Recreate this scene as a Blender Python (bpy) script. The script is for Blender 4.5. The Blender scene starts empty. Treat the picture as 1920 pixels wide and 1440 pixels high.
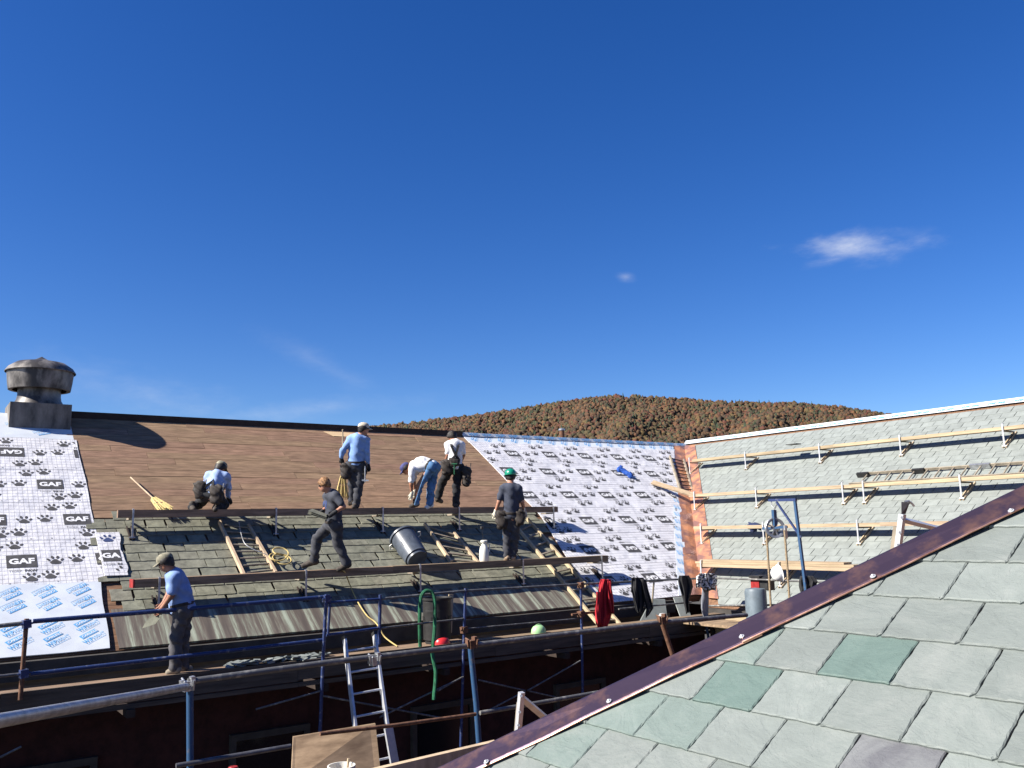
import bpy, math, random
import numpy as np
from mathutils import Matrix, Vector
random.seed(7); rng = np.random.default_rng(7)
S = bpy.context.scene
COL = S.collection
R = math.radians
# ------------------------------------------------------------------ camera
# X runs along the long roof's ridge, Y away from the camera across the courtyard, camera eye at the origin
FPX, YAW, PIT, ROL = 1612.0, R(55.0), R(9.48), R(1.38)
def _tocam(X, Y, Z):
    r = X*math.sin(YAW)-Y*math.cos(YAW); fw = X*math.cos(YAW)+Y*math.sin(YAW)
    f2 = fw*math.cos(PIT)+Z*math.sin(PIT); u2 = -fw*math.sin(PIT)+Z*math.cos(PIT)
    return (r*math.cos(ROL)-u2*math.sin(ROL), r*math.sin(ROL)+u2*math.cos(ROL), f2)
CM = np.array([_tocam(1,0,0), _tocam(0,1,0), _tocam(0,0,1)]).T     # cam = CM @ world
cam = bpy.data.objects.new('camera', bpy.data.cameras.new('camera')); COL.objects.link(cam)
m = Matrix.Identity(4)
for i in range(3):
    m[i][0] = CM[0][i]; m[i][1] = CM[1][i]; m[i][2] = -CM[2][i]
cam.matrix_world = m
cam.data.sensor_width = 36.0; cam.data.lens = FPX/1920*36.0
cam.data.clip_start = 0.05; cam.data.clip_end = 30000
S.camera = cam
def ray(x, y): return CM.T @ np.array([(x-960)/FPX, (720-y)/FPX, 1.0])   # point at depth 1
def atY(x, y, Y): r = ray(x, y); return r*Y/r[1]
def atX(x, y, X): r = ray(x, y); return r*X/r[0]
def atZ(x, y, Z): r = ray(x, y); return r*Z/r[2]
def atD(x, y, D): return ray(x, y)*D
# ------------------------------------------------------------------ sky, sun, exposure
SUN = Vector((-0.766, 0.184, 0.616)).normalized()
W = bpy.data.worlds.new('World'); S.world = W; W.use_nodes = True
nt = W.node_tree; N = nt.nodes; Lk = nt.links; N.clear()
def nn(t, **k):
    n = N.new(t)
    for a, b in k.items(): setattr(n, a, b)
    return n
sky = nn('ShaderNodeTexSky', sky_type='NISHITA', sun_disc=False)
sky.sun_elevation = math.asin(SUN.z); sky.sun_rotation = math.atan2(SUN.x, SUN.y)
sky.altitude = 300; sky.air_density = 0.95; sky.dust_density = 0.35; sky.ozone_density = 5.5
hs = nn('ShaderNodeHueSaturation'); hs.inputs['Hue'].default_value = 0.515; hs.inputs['Saturation'].default_value = 1.26; hs.inputs['Value'].default_value = 1.0
Lk.new(sky.outputs[0], hs.inputs['Color'])
tc = nn('ShaderNodeTexCoord')
nz = nn('ShaderNodeTexNoise'); nz.inputs['Scale'].default_value = 16; nz.inputs['Detail'].default_value = 8; nz.inputs['Roughness'].default_value = 0.62
mp = nn('ShaderNodeMapping'); mp.inputs['Scale'].default_value = (1.0, 1.0, 2.6)
Lk.new(tc.outputs['Generated'], mp.inputs[0]); Lk.new(mp.outputs[0], nz.inputs['Vector'])
def mth(op, a, b=None, c=None):
    n = nn('ShaderNodeMath', operation=op)
    for i, v in enumerate((a, b, c)):
        if v is None: continue
        if isinstance(v, (int, float)): n.inputs[i].default_value = v
        else: Lk.new(v, n.inputs[i])
    return n.outputs[0]
def dotv(v):
    n = nn('ShaderNodeVectorMath', operation='DOT_PRODUCT'); n.inputs[1].default_value = v
    Lk.new(tc.outputs['Generated'], n.inputs[0]); return n.outputs['Value']
def cloud(px, py, wx, wy, tilt, gain, lo):
    c = Vector(ray(px, py)).normalized()
    ax = (Vector(ray(px+100*math.cos(tilt), py+100*math.sin(tilt))).normalized()-c).normalized()
    ay = c.cross(ax).normalized()
    a = mth('DIVIDE', dotv(ax), wx); a = mth('SUBTRACT', a, ax.dot(c)/wx)
    b = mth('DIVIDE', dotv(ay), wy)
    d = mth('SQRT', mth('ADD', mth('MULTIPLY', a, a), mth('MULTIPLY', b, b)))
    k = mth('SUBTRACT', 1.0, d)                                # 1 at the cloud's heart
    k = mth('ADD', k, mth('MULTIPLY', mth('SUBTRACT', nz.outputs['Fac'], lo), 2.0))
    k = mth('MULTIPLY', k, mth('GREATER_THAN', dotv(c), 0.0))
    k = mth('MINIMUM', mth('MAXIMUM', mth('MULTIPLY', k, 0.55), 0.0), 1.0)
    k = mth('MULTIPLY', mth('MULTIPLY', k, k), gain)
    return k
ck = cloud(1612, 464, 0.075, 0.022, -0.07, 1.15, 0.46)
for a in ((1560, 487, 0.05, 0.010, -0.25, 0.6, 0.5), (1690, 440, 0.04, 0.010, -0.1, 0.25, 0.5), (1174, 519, 0.018, 0.008, 0.1, 0.7, 0.5),
          (520, 775, 0.22, 0.016, -0.12, 0.36, 0.45), (280, 742, 0.16, 0.035, 0.25, 0.32, 0.45), (600, 680, 0.10, 0.020, 0.5, 0.18, 0.47)):
    ck = mth('MAXIMUM', ck, cloud(*a))
mx = nn('ShaderNodeMix', data_type='RGBA'); Lk.new(ck, mx.inputs[0]); Lk.new(hs.outputs[0], mx.inputs[6]); mx.inputs[7].default_value = (6.6, 6.8, 7.1, 1)
bg = nn('ShaderNodeBackground'); bg.inputs['Strength'].default_value = 0.0593
Lk.new(mx.outputs[2], bg.inputs['Color'])
wo = nn('ShaderNodeOutputWorld'); Lk.new(bg.outputs[0], wo.inputs['Surface'])
sl = bpy.data.lights.new('sun', 'SUN'); sl.energy = 5.0; sl.angle = R(0.5); sl.color = (1.0, 0.94, 0.85)
sun = bpy.data.objects.new('sun', sl); COL.objects.link(sun)
sun.rotation_euler = SUN.to_track_quat('Z', 'Y').to_euler()
vs = S.view_settings; vs.view_transform = 'Standard'; vs.look = 'None'; vs.gamma = 1.0; vs.exposure = 1.28
try: vs.use_curve_mapping = False
except Exception: pass
# ------------------------------------------------------------------ materials
def mat(name, col, rough=0.7, metal=0.0, spec=0.4, var=0.0, scale=4.0, bump=0.0, bscale=40.0, col2=None, stretch=None, isl=0.0, oinf=0.0, lo=0.35, hi=0.65, detail=5.0, coat=0.0):
    """Principled with noise colour variation (towards col2), bump and per-piece tint."""
    if metal < 0.5: col = tuple(x*0.85 for x in col); col2 = tuple(x*0.85 for x in col2) if col2 else None
    M = bpy.data.materials.new(name); M.use_nodes = True
    t = M.node_tree; P = t.nodes['Principled BSDF']; L = t.links
    P.inputs['Roughness'].default_value = rough; P.inputs['Metallic'].default_value = metal
    P.inputs['Specular IOR Level'].default_value = spec
    if coat: P.inputs['Coat Weight'].default_value = coat
    c4 = (*col, 1.0)
    if not (var or bump or col2 or isl or oinf):
        P.inputs['Base Color'].default_value = c4; return M
    tc = t.nodes.new('ShaderNodeTexCoord'); mp = t.nodes.new('ShaderNodeMapping')
    if stretch: mp.inputs['Scale'].default_value = stretch
    L.new(tc.outputs['Object'], mp.inputs[0]); vec = mp.outputs[0]
    oi = t.nodes.new('ShaderNodeObjectInfo'); geo = t.nodes.new('ShaderNodeNewGeometry')
    ad = t.nodes.new('ShaderNodeMath'); ad.operation = 'ADD'
    L.new(oi.outputs['Random'], ad.inputs[0]); L.new(geo.outputs['Random Per Island'], ad.inputs[1])
    if oinf or isl:
        mu = t.nodes.new('ShaderNodeVectorMath'); mu.operation = 'MULTIPLY_ADD'
        cb = t.nodes.new('ShaderNodeCombineXYZ')
        for i in range(3): L.new(ad.outputs[0], cb.inputs[i])
        L.new(cb.outputs[0], mu.inputs[0]); mu.inputs[1].default_value = (37.0, 53.0, 71.0); L.new(vec, mu.inputs[2]); vec = mu.outputs[0]
    n1 = t.nodes.new('ShaderNodeTexNoise'); n1.inputs['Scale'].default_value = scale; n1.inputs['Detail'].default_value = detail; n1.inputs['Roughness'].default_value = 0.6
    L.new(vec, n1.inputs['Vector'])
    rp = t.nodes.new('ShaderNodeValToRGB'); rp.color_ramp.elements[0].position = lo; rp.color_ramp.elements[1].position = hi
    a = tuple(max(0, x*(1-var)) for x in col)
    b = col2 if col2 else tuple(min(1, x*(1+var)) for x in col)
    rp.color_ramp.elements[0].color = (*a, 1); rp.color_ramp.elements[1].color = (*b, 1)
    L.new(n1.outputs['Fac'], rp.inputs[0]); out = rp.outputs[0]
    k = max(isl, oinf)
    if k:
        fr = t.nodes.new('ShaderNodeMath'); fr.operation = 'FRACT'
        m7 = t.nodes.new('ShaderNodeMath'); m7.operation = 'MULTIPLY'; m7.inputs[1].default_value = 7.31
        L.new(ad.outputs[0], m7.inputs[0]); L.new(m7.outputs[0], fr.inputs[0])
        mr = t.nodes.new('ShaderNodeMapRange'); mr.inputs['To Min'].default_value = 1-k; mr.inputs['To Max'].default_value = 1+k
        L.new(fr.outputs[0], mr.inputs[0])
        f2 = t.nodes.new('ShaderNodeMath'); f2.operation = 'FRACT'; m8 = t.nodes.new('ShaderNodeMath'); m8.operation = 'MULTIPLY'; m8.inputs[1].default_value = 19.7
        L.new(ad.outputs[0], m8.inputs[0]); L.new(m8.outputs[0], f2.inputs[0])
        mh = t.nodes.new('ShaderNodeMapRange'); mh.inputs['To Min'].default_value = 0.5-k*0.09; mh.inputs['To Max'].default_value = 0.5+k*0.09
        L.new(f2.outputs[0], mh.inputs[0])
        hv = t.nodes.new('ShaderNodeHueSaturation'); L.new(out, hv.inputs['Color']); L.new(mr.outputs[0], hv.inputs['Value']); L.new(mh.outputs[0], hv.inputs['Hue']); out = hv.outputs[0]
    L.new(out, P.inputs['Base Color'])
    if bump:
        n2 = t.nodes.new('ShaderNodeTexNoise'); n2.inputs['Scale'].default_value = bscale; n2.inputs['Detail'].default_value = 6; n2.inputs['Roughness'].default_value = 0.65
        L.new(vec, n2.inputs['Vector'])
        bp = t.nodes.new('ShaderNodeBump'); bp.inputs['Strength'].default_value = 1.0; bp.inputs['Distance'].default_value = bump
        L.new(n2.outputs['Fac'], bp.inputs['Height']); L.new(bp.outputs[0], P.inputs['Normal'])
    return M
MT = {}
def D(n, *a, **k): MT[n] = mat(n, *a, **k)
D('slate_new', (0.222,0.243,0.228), 0.65, var=0.12, scale=5, bump=0.003, bscale=14, isl=0.065, detail=8)
def cleft(name, a, b, vein, k=0.10):
    """split slate: cloudy tint, streaks along the grain, pale scuffs, stepped cleavage relief"""
    M = bpy.data.materials.new(name); M.use_nodes = True; t = M.node_tree; L = t.links; P = t.nodes['Principled BSDF']; P.inputs['Roughness'].default_value = 0.62; P.inputs['Specular IOR Level'].default_value = 0.35
    tc = t.nodes.new('ShaderNodeTexCoord'); oi = t.nodes.new('ShaderNodeObjectInfo'); cb = t.nodes.new('ShaderNodeVectorMath'); cb.operation = 'SCALE'; cb.inputs[0].default_value = (31,17,23); L.new(oi.outputs['Random'], cb.inputs['Scale'])
    ad = t.nodes.new('ShaderNodeVectorMath'); L.new(tc.outputs['Object'], ad.inputs[0]); L.new(cb.outputs[0], ad.inputs[1]); v = ad.outputs[0]
    rt = t.nodes.new('ShaderNodeVectorRotate'); rt.rotation_type = 'Z_AXIS'; L.new(v, rt.inputs['Vector']); L.new(oi.outputs['Random'], rt.inputs['Angle'])
    def noise(vec, sc, det, ro=0.6, st=None, dist=0.0):
        if st:
            mp = t.nodes.new('ShaderNodeMapping'); mp.inputs['Scale'].default_value = st; L.new(vec, mp.inputs[0]); vec = mp.outputs[0]
        n = t.nodes.new('ShaderNodeTexNoise'); n.inputs['Scale'].default_value = sc; n.inputs['Detail'].default_value = det; n.inputs['Roughness'].default_value = ro; n.inputs['Distortion'].default_value = dist; L.new(vec, n.inputs['Vector']); return n.outputs['Fac']
    def ramp(f, *st):
        r = t.nodes.new('ShaderNodeValToRGB'); e = r.color_ramp.elements
        e[0].position, e[1].position = st[0][0], st[-1][0]; e[0].color = (*st[0][1],1); e[1].color = (*st[-1][1],1)
        for q in st[1:-1]: x = e.new(q[0]); x.color = (*q[1],1)
        L.new(f, r.inputs[0]); return r.outputs[0]
    base = ramp(noise(rt.outputs[0], 3.2, 9, .68, None, .6), (0.30, tuple(x*.86 for x in a)), (0.5, a), (0.72, b))
    def mix(fac, x, y, mode='MIX'):
        m = t.nodes.new('ShaderNodeMix'); m.data_type = 'RGBA'; m.blend_type = mode
        if isinstance(fac, float): m.inputs[0].default_value = fac
        else: L.new(fac, m.inputs[0])
        L.new(x, m.inputs[6])
        if isinstance(y, tuple): m.inputs[7].default_value = (*y,1)
        else: L.new(y, m.inputs[7])
        return m.outputs[2]
    def gate(f, lo, hi, amt):
        m = t.nodes.new('ShaderNodeMapRange'); m.inputs[1].default_value = lo; m.inputs[2].default_value = hi; m.inputs[3].default_value = 0; m.inputs[4].default_value = amt; L.new(f, m.inputs[0]); return m.outputs[0]
    c = mix(gate(noise(rt.outputs[0], 5, 7, .7, (1.2,6,1), .4), .58, .74, .5), base, vein)
    c = mix(gate(noise(v, 22, 5, .7), .66, .78, .35), c, tuple(min(1,x*1.45) for x in b))
    c = mix(gate(noise(rt.outputs[0], 2.2, 10, .75, (5,1,1), 1.2), .66, .71, .5), c, tuple(x*.55 for x in a))
    hv = t.nodes.new('ShaderNodeHueSaturation'); mr = t.nodes.new('ShaderNodeMapRange'); mr.inputs[3].default_value = 1-k; mr.inputs[4].default_value = 1+k; L.new(oi.outputs['Random'], mr.inputs[0]); L.new(mr.outputs[0], hv.inputs['Value']); L.new(c, hv.inputs['Color'])
    L.new(hv.outputs[0], P.inputs['Base Color'])
    b1 = t.nodes.new('ShaderNodeBump'); b1.inputs['Distance'].default_value = 0.010; b1.inputs['Strength'].default_value = 0.8
    st = t.nodes.new('ShaderNodeMath'); st.operation = 'SNAP'; st.inputs[1].default_value = 0.12; n0 = noise(rt.outputs[0], 4.5, 6, .55, (1,2,1), .8)
    sm = t.nodes.new('ShaderNodeMath'); sm.operation = 'MULTIPLY_ADD'; sm.inputs[1].default_value = 0.35; L.new(n0, st.inputs[0]); L.new(st.outputs[0], sm.inputs[0]); L.new(n0, sm.inputs[2]); L.new(sm.outputs[0], b1.inputs['Height'])
    b2 = t.nodes.new('ShaderNodeBump'); b2.inputs['Distance'].default_value = 0.0028; L.new(noise(v, 45, 6, .7), b2.inputs['Height']); L.new(b1.outputs[0], b2.inputs['Normal']); L.new(b2.outputs[0], P.inputs['Normal'])
    MT[name] = M
cleft('slate_near', (0.150,0.170,0.159), (0.190,0.206,0.193), (0.117,0.132,0.131))
cleft('slate_green', (0.092,0.135,0.120), (0.120,0.160,0.143), (0.073,0.108,0.100), .05)
cleft('slate_pale', (0.128,0.163,0.148), (0.172,0.197,0.183), (0.103,0.134,0.125), .06)
cleft('slate_purple', (0.096,0.098,0.106), (0.160,0.168,0.168), (0.068,0.067,0.078), .04)
D('slate_old', (0.178,0.178,0.134), 0.8, var=0.28, scale=7, bump=0.004, bscale=20, isl=0.16, detail=8)
D('slate_dark', (0.06,0.065,0.06), 0.7, var=0.25, scale=8, bump=0.003, bscale=25)
D('board_old', (0.235,0.138,0.080), 0.85, var=0.42, scale=3.4, bump=0.006, bscale=9, stretch=(0.8,5,5), isl=0.10, lo=0.30, hi=0.72, detail=9, col2=(0.33,0.205,0.125))
D('board_fresh', (0.62,0.45,0.26), 0.7, var=0.12, scale=4, stretch=(0.6,6,6))
D('substrate', (0.17,0.09,0.05), 0.9, var=0.4, scale=5, stretch=(0.5,5,5))
D('dark_wood', (0.035,0.022,0.017), 0.8, var=0.3, scale=6)
D('plank_old', (0.23,0.155,0.10), 0.8, var=0.35, scale=3, bump=0.003, bscale=10, stretch=(0.5,6,6), oinf=0.12)
D('plank_shaded', (0.075,0.058,0.044), 0.85, var=0.35, scale=3, bump=0.003, bscale=10, stretch=(0.5,6,6))  # darker copy of plank_old: shade on the board fronts put into the colour
D('plank_new', (0.36,0.275,0.175), 0.7, var=0.22, scale=3, bump=0.002, bscale=10, stretch=(6,0.5,6), oinf=0.12)
D('wood_pale', (0.48,0.37,0.24), 0.7, var=0.2, scale=4, bump=0.002, stretch=(4,1,1), oinf=0.1)
D('wood_grey', (0.25,0.21,0.16), 0.8, var=0.3, scale=5, bump=0.002, oinf=0.1)
D('plywood', (0.27,0.175,0.10), 0.75, var=0.35, scale=2.4, col2=(0.36,0.25,0.15), stretch=(1,1,5), bump=0.002)
D('galv', (0.42,0.43,0.44), 0.42, metal=0.8, var=0.25, scale=14)
D('alu', (0.60,0.61,0.63), 0.42, metal=0.45, var=0.12, scale=12)
D('steel_dark', (0.10,0.10,0.11), 0.5, metal=0.5, var=0.3, scale=14)
D('rust', (0.15,0.075,0.045), 0.8, metal=0.2, var=0.4, scale=20, bump=0.001)
D('blue_paint', (0.020,0.045,0.165), 0.5, var=0.3, scale=16, col2=(0.20,0.21,0.25), spec=0.5, lo=0.56, hi=0.72, detail=9)
D('blue_light', (0.035,0.105,0.23), 0.5, var=0.3, scale=14, col2=(0.17,0.14,0.12), lo=0.56, hi=0.74, detail=9, bump=0.001)
D('pipe_grey', (0.20,0.20,0.20), 0.55, metal=0.4, var=0.35, scale=14, col2=(0.40,0.38,0.34), lo=0.5, hi=0.75, detail=9)
D('membrane', (0.66,0.80,0.83), 0.6, var=0.06, scale=3)
D('wip', (0.58,0.62,0.67), 0.55, var=0.08, scale=3)
D('print_dark', (0.062,0.060,0.062), 0.7, var=0.3, scale=9)
D('print_white', (0.75,0.75,0.76), 0.7)
D('print_blue', (0.12,0.37,0.68), 0.7, var=0.12, scale=9)
D('print_grey', (0.30,0.30,0.31), 0.7)
D('print_navy', (0.03,0.05,0.14), 0.7)
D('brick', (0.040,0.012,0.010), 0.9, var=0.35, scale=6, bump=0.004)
D('concrete', (0.14,0.13,0.118), 0.85, var=0.45, scale=3.0, bump=0.005, bscale=18, col2=(0.24,0.215,0.19), stretch=(2,2,0.6))
D('vent_metal', (0.115,0.105,0.10), 0.5, metal=0.35, var=0.45, scale=2.2, col2=(0.30,0.275,0.25), stretch=(1.6,1.6,0.9), bump=0.001, bscale=6, lo=.42, hi=.66)
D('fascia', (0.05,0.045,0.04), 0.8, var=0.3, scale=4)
D('trim_wood', (0.20,0.165,0.13), 0.8, var=0.3, scale=4, stretch=(0.5,5,5))
D('ground', (0.06,0.055,0.045), 0.95, var=0.3, scale=0.4)
D('straw', (0.62,0.48,0.20), 0.85, var=0.28, scale=18, stretch=(4,4,0.6))
D('straw_bind', (0.66,0.40,0.22), 0.8)
D('can_grey', (0.075,0.09,0.115), 0.38, var=0.2, scale=8, spec=0.5)
D('can_black', (0.022,0.022,0.022), 0.5, var=0.3, scale=10)
D('white_plastic', (0.78,0.76,0.68), 0.5, var=0.06, scale=8)
D('rope_yellow', (0.55,0.42,0.16), 0.8, var=0.2, scale=60)
D('rope_tan', (0.28,0.21,0.13), 0.9, var=0.45, scale=55, bump=0.004, bscale=60)
D('green_cloth', (0.015,0.12,0.055), 0.85, var=0.4, scale=14, bump=0.004, bscale=40)
D('red_hat', (0.62,0.030,0.035), 0.3, spec=0.5, var=0.08, scale=10)
D('palegreen_hat', (0.36,0.62,0.30), 0.4, var=0.08, scale=10)
D('white_hat', (0.80,0.80,0.78), 0.35, var=0.05, scale=10)
D('green_hat', (0.008,0.22,0.135), 0.3, spec=0.5, var=0.08, scale=10)
D('red_cloth', (0.42,0.012,0.022), 0.9, var=0.22, scale=12, bump=0.004, bscale=30)
D('black_cloth', (0.016,0.016,0.018), 0.9, var=0.3, scale=12, bump=0.004, bscale=30)
D('navy_cloth', (0.02,0.03,0.08), 0.9, var=0.3, scale=12, bump=0.004, bscale=30)
D('blue_cloth', (0.012,0.07,0.33), 0.85, var=0.35, scale=14, bump=0.004, bscale=30)
D('grey_cloth', (0.17,0.18,0.21), 0.9, var=0.2, scale=12, bump=0.004, bscale=30)
D('stripe_cloth', (0.06,0.06,0.065), 0.9, col2=(0.72,0.72,0.72), var=0.2, scale=9, lo=0.46, hi=0.54, detail=1, stretch=(1,1,3.2), bump=0.004, bscale=30)
D('grey_paint', (0.13,0.165,0.19), 0.5, var=0.15, scale=8)
D('red_paint', (0.28,0.02,0.02), 0.45, var=0.3, scale=12)
D('glass_dark', (0.01,0.012,0.015), 0.12, spec=0.6)
D('leather', (0.030,0.023,0.019), 0.75, var=0.4, scale=14, bump=0.003)
D('skin', (0.43,0.21,0.135), 0.6, var=0.10, scale=10)
D('skin_tan', (0.33,0.15,0.09), 0.6, var=0.10, scale=10)
D('shirt_blue', (0.22,0.36,0.66), 0.9, var=0.10, scale=9, bump=0.006, bscale=9)
D('shirt_blue2', (0.20,0.30,0.55), 0.9, var=0.12, scale=9, bump=0.006, bscale=9)
D('shirt_pale', (0.32,0.43,0.68), 0.9, var=0.10, scale=9, bump=0.006, bscale=9)
D('shirt_white', (0.76,0.76,0.77), 0.9, var=0.05, scale=9, bump=0.006, bscale=9)
D('shirt_dark', (0.045,0.05,0.066), 0.9, var=0.18, scale=9, bump=0.006, bscale=9)
D('shirt_emblem', (0.06,0.09,0.24), 0.9)
D('shirt_navy', (0.050,0.058,0.085), 0.9, var=0.15, scale=9, bump=0.006, bscale=9)
D('trouser_black', (0.018,0.019,0.023), 0.9, var=0.3, scale=9, bump=0.006, bscale=9)
D('trouser_char', (0.048,0.050,0.060), 0.9, var=0.25, scale=9, bump=0.006, bscale=9)
D('trouser_grey', (0.085,0.083,0.090), 0.9, var=0.2, scale=9, bump=0.006, bscale=9)
D('jeans', (0.085,0.19,0.36), 0.9, var=0.32, scale=7, bump=0.006, bscale=9)
D('boot', (0.05,0.04,0.032), 0.8, var=0.4, scale=16)
D('boot_tan', (0.30,0.22,0.15), 0.8, var=0.3, scale=16)
D('sock_white', (0.76,0.76,0.74), 0.85)
D('hair_dark', (0.018,0.014,0.012), 0.6, var=0.3, scale=30)
D('hair_red', (0.17,0.080,0.032), 0.7, col2=(0.40,0.21,0.09), var=0.45, scale=26, bump=0.006, bscale=30)
D('cap_tan', (0.56,0.49,0.38), 0.85, var=0.08, scale=12)
D('cap_camo', (0.22,0.21,0.14), 0.85, col2=(0.36,0.33,0.24), var=0.45, scale=16)
D('glove_pale', (0.62,0.58,0.46), 0.85, var=0.1, scale=14)
D('glove_dark', (0.02,0.02,0.022), 0.85)
D('cap_blue', (0.05,0.055,0.16), 0.85, var=0.3, scale=16)
def copper(name, base, bright, lo, hi, scale, rough, metal=0.9, stretch=(1,1,1)):
    M = mat(name, base, rough, metal=metal, var=0.25, scale=scale, col2=bright, lo=lo, hi=hi, stretch=stretch, bump=0.0022, bscale=6, detail=11)
    MT[name] = M
copper('copper_hip', (0.125,0.085,0.125), (0.36,0.19,0.13), 0.50, 0.82, 7, 0.36, metal=0.8)
copper('copper_valley', (0.44,0.23,0.19), (0.88,0.40,0.19), 0.40, 0.60, 2.2, 0.42, metal=0.45)
copper('copper_edge', (0.50,0.25,0.18), (0.75,0.42,0.30), 0.4, 0.6, 8, 0.3)
# weathered copper apron: brown sheet with pale green runs down the slope (stains of their own, in roof coordinates)
M = bpy.data.materials.new('apron_patina'); M.use_nodes = True; t = M.node_tree; P = t.nodes['Principled BSDF']
tcn = t.nodes.new('ShaderNodeTexCoord'); mpn = t.nodes.new('ShaderNodeMapping'); mpn.inputs['Scale'].default_value = (4.2, 0.22, 1.0)
t.links.new(tcn.outputs['Object'], mpn.inputs[0])
n1 = t.nodes.new('ShaderNodeTexNoise'); n1.inputs['Scale'].default_value = 1.9; n1.inputs['Detail'].default_value = 6; n1.inputs['Roughness'].default_value = 0.7; n1.inputs['Distortion'].default_value = 0.25
t.links.new(mpn.outputs[0], n1.inputs['Vector'])
rp = t.nodes.new('ShaderNodeValToRGB'); cr = rp.color_ramp
cr.elements[0].position = 0.36; cr.elements[0].color = (0.085,0.070,0.058,1); cr.elements[1].position = 0.64; cr.elements[1].color = (0.36,0.40,0.31,1)
e = cr.elements.new(0.47); e.color = (0.125,0.103,0.083,1); e = cr.elements.new(0.54); e.color = (0.19,0.19,0.145,1)
t.links.new(n1.outputs['Fac'], rp.inputs[0]); t.links.new(rp.outputs[0], P.inputs['Base Color']); P.inputs['Roughness'].default_value = 0.6; P.inputs['Metallic'].default_value = 0.15
MT['apron'] = M
# GAF-style membrane: printed nailing grid
def grid_membrane(name, base, line, du, dv):
    M = bpy.data.materials.new(name); M.use_nodes = True; t = M.node_tree; P = t.nodes['Principled BSDF']
    tcn = t.nodes.new('ShaderNodeTexCoord'); sp = t.nodes.new('ShaderNodeSeparateXYZ'); t.links.new(tcn.outputs['Object'], sp.inputs[0])
    def M_(op, a, b=None):
        n = t.nodes.new('ShaderNodeMath'); n.operation = op
        for i, v in enumerate((a, b)):
            if v is None: continue
            if isinstance(v, (int, float)): n.inputs[i].default_value = v
            else: t.links.new(v, n.inputs[i])
        return n.outputs[0]
    a = M_('LESS_THAN', M_('FRACT', M_('DIVIDE', sp.outputs[0], du)), 0.11)
    b = M_('LESS_THAN', M_('FRACT', M_('DIVIDE', sp.outputs[1], dv)), 0.13)
    k = M_('MAXIMUM', a, b)
    nz = t.nodes.new('ShaderNodeTexNoise'); nz.inputs['Scale'].default_value = 2.2; nz.inputs['Detail'].default_value = 5; t.links.new(tcn.outputs['Object'], nz.inputs['Vector'])
    r2 = t.nodes.new('ShaderNodeValToRGB'); r2.color_ramp.elements[0].position = 0.3; r2.color_ramp.elements[1].position = 0.7
    r2.color_ramp.elements[0].color = (base[0]*0.84, base[1]*0.83, base[2]*0.83, 1); r2.color_ramp.elements[1].color = (*base, 1)
    t.links.new(nz.outputs['Fac'], r2.inputs[0])
    mx = t.nodes.new('ShaderNodeMix'); mx.data_type = 'RGBA'; t.links.new(M_('MULTIPLY', k, 0.62), mx.inputs[0]); t.links.new(r2.outputs[0], mx.inputs[6]); mx.inputs[7].default_value = (*line, 1)
    t.links.new(mx.outputs[2], P.inputs['Base Color']); P.inputs['Roughness'].default_value = 0.65
    n2 = t.nodes.new('ShaderNodeTexNoise'); n2.inputs['Scale'].default_value = 3.5; n2.inputs['Detail'].default_value = 7; t.links.new(tcn.outputs['Object'], n2.inputs['Vector'])
    bp = t.nodes.new('ShaderNodeBump'); bp.inputs['Distance'].default_value = 0.05; bp.inputs['Strength'].default_value = 0.7; t.links.new(n2.outputs['Fac'], bp.inputs['Height']); t.links.new(bp.outputs[0], P.inputs['Normal'])
    MT[name] = M
grid_membrane('grid_membrane', (0.60,0.60,0.625), (0.12,0.12,0.14), 0.077, 0.105)
# ------------------------------------------------------------------ mesh helpers
WM = {}
def vec(p): return Vector((float(p[0]), float(p[1]), float(p[2])))
def link(ob, M, parent=None):
    COL.objects.link(ob); ob.parent = parent
    ob.matrix_basis = (WM[parent].inverted() @ M) if parent else M
    WM[ob] = M
    return ob
def tag(o, label=None, cat=None, group=None, kind=None):
    if label: o['label'] = label
    if cat: o['category'] = cat
    if group: o['group'] = group
    if kind: o['kind'] = kind
    return o
def thing(name, label, cat, loc=(0,0,0), group=None, M=None):
    o = bpy.data.objects.new(name, None); o.empty_display_size = 0.1
    link(o, M if M is not None else Matrix.Translation(vec(loc))); return tag(o, label, cat, group)
def frame(o, x, y=None, z=None):
    """matrix from origin and axes (x dir, z-ish dir)"""
    x = vec(x).normalized(); z = vec(z) if z is not None else Vector((0,0,1))
    y = z.cross(x).normalized(); z = x.cross(y).normalized()
    M = Matrix.Identity(4)
    for i in range(3): M[i][0] = x[i]; M[i][1] = y[i]; M[i][2] = z[i]; M[i][3] = float(o[i])
    return M
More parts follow.
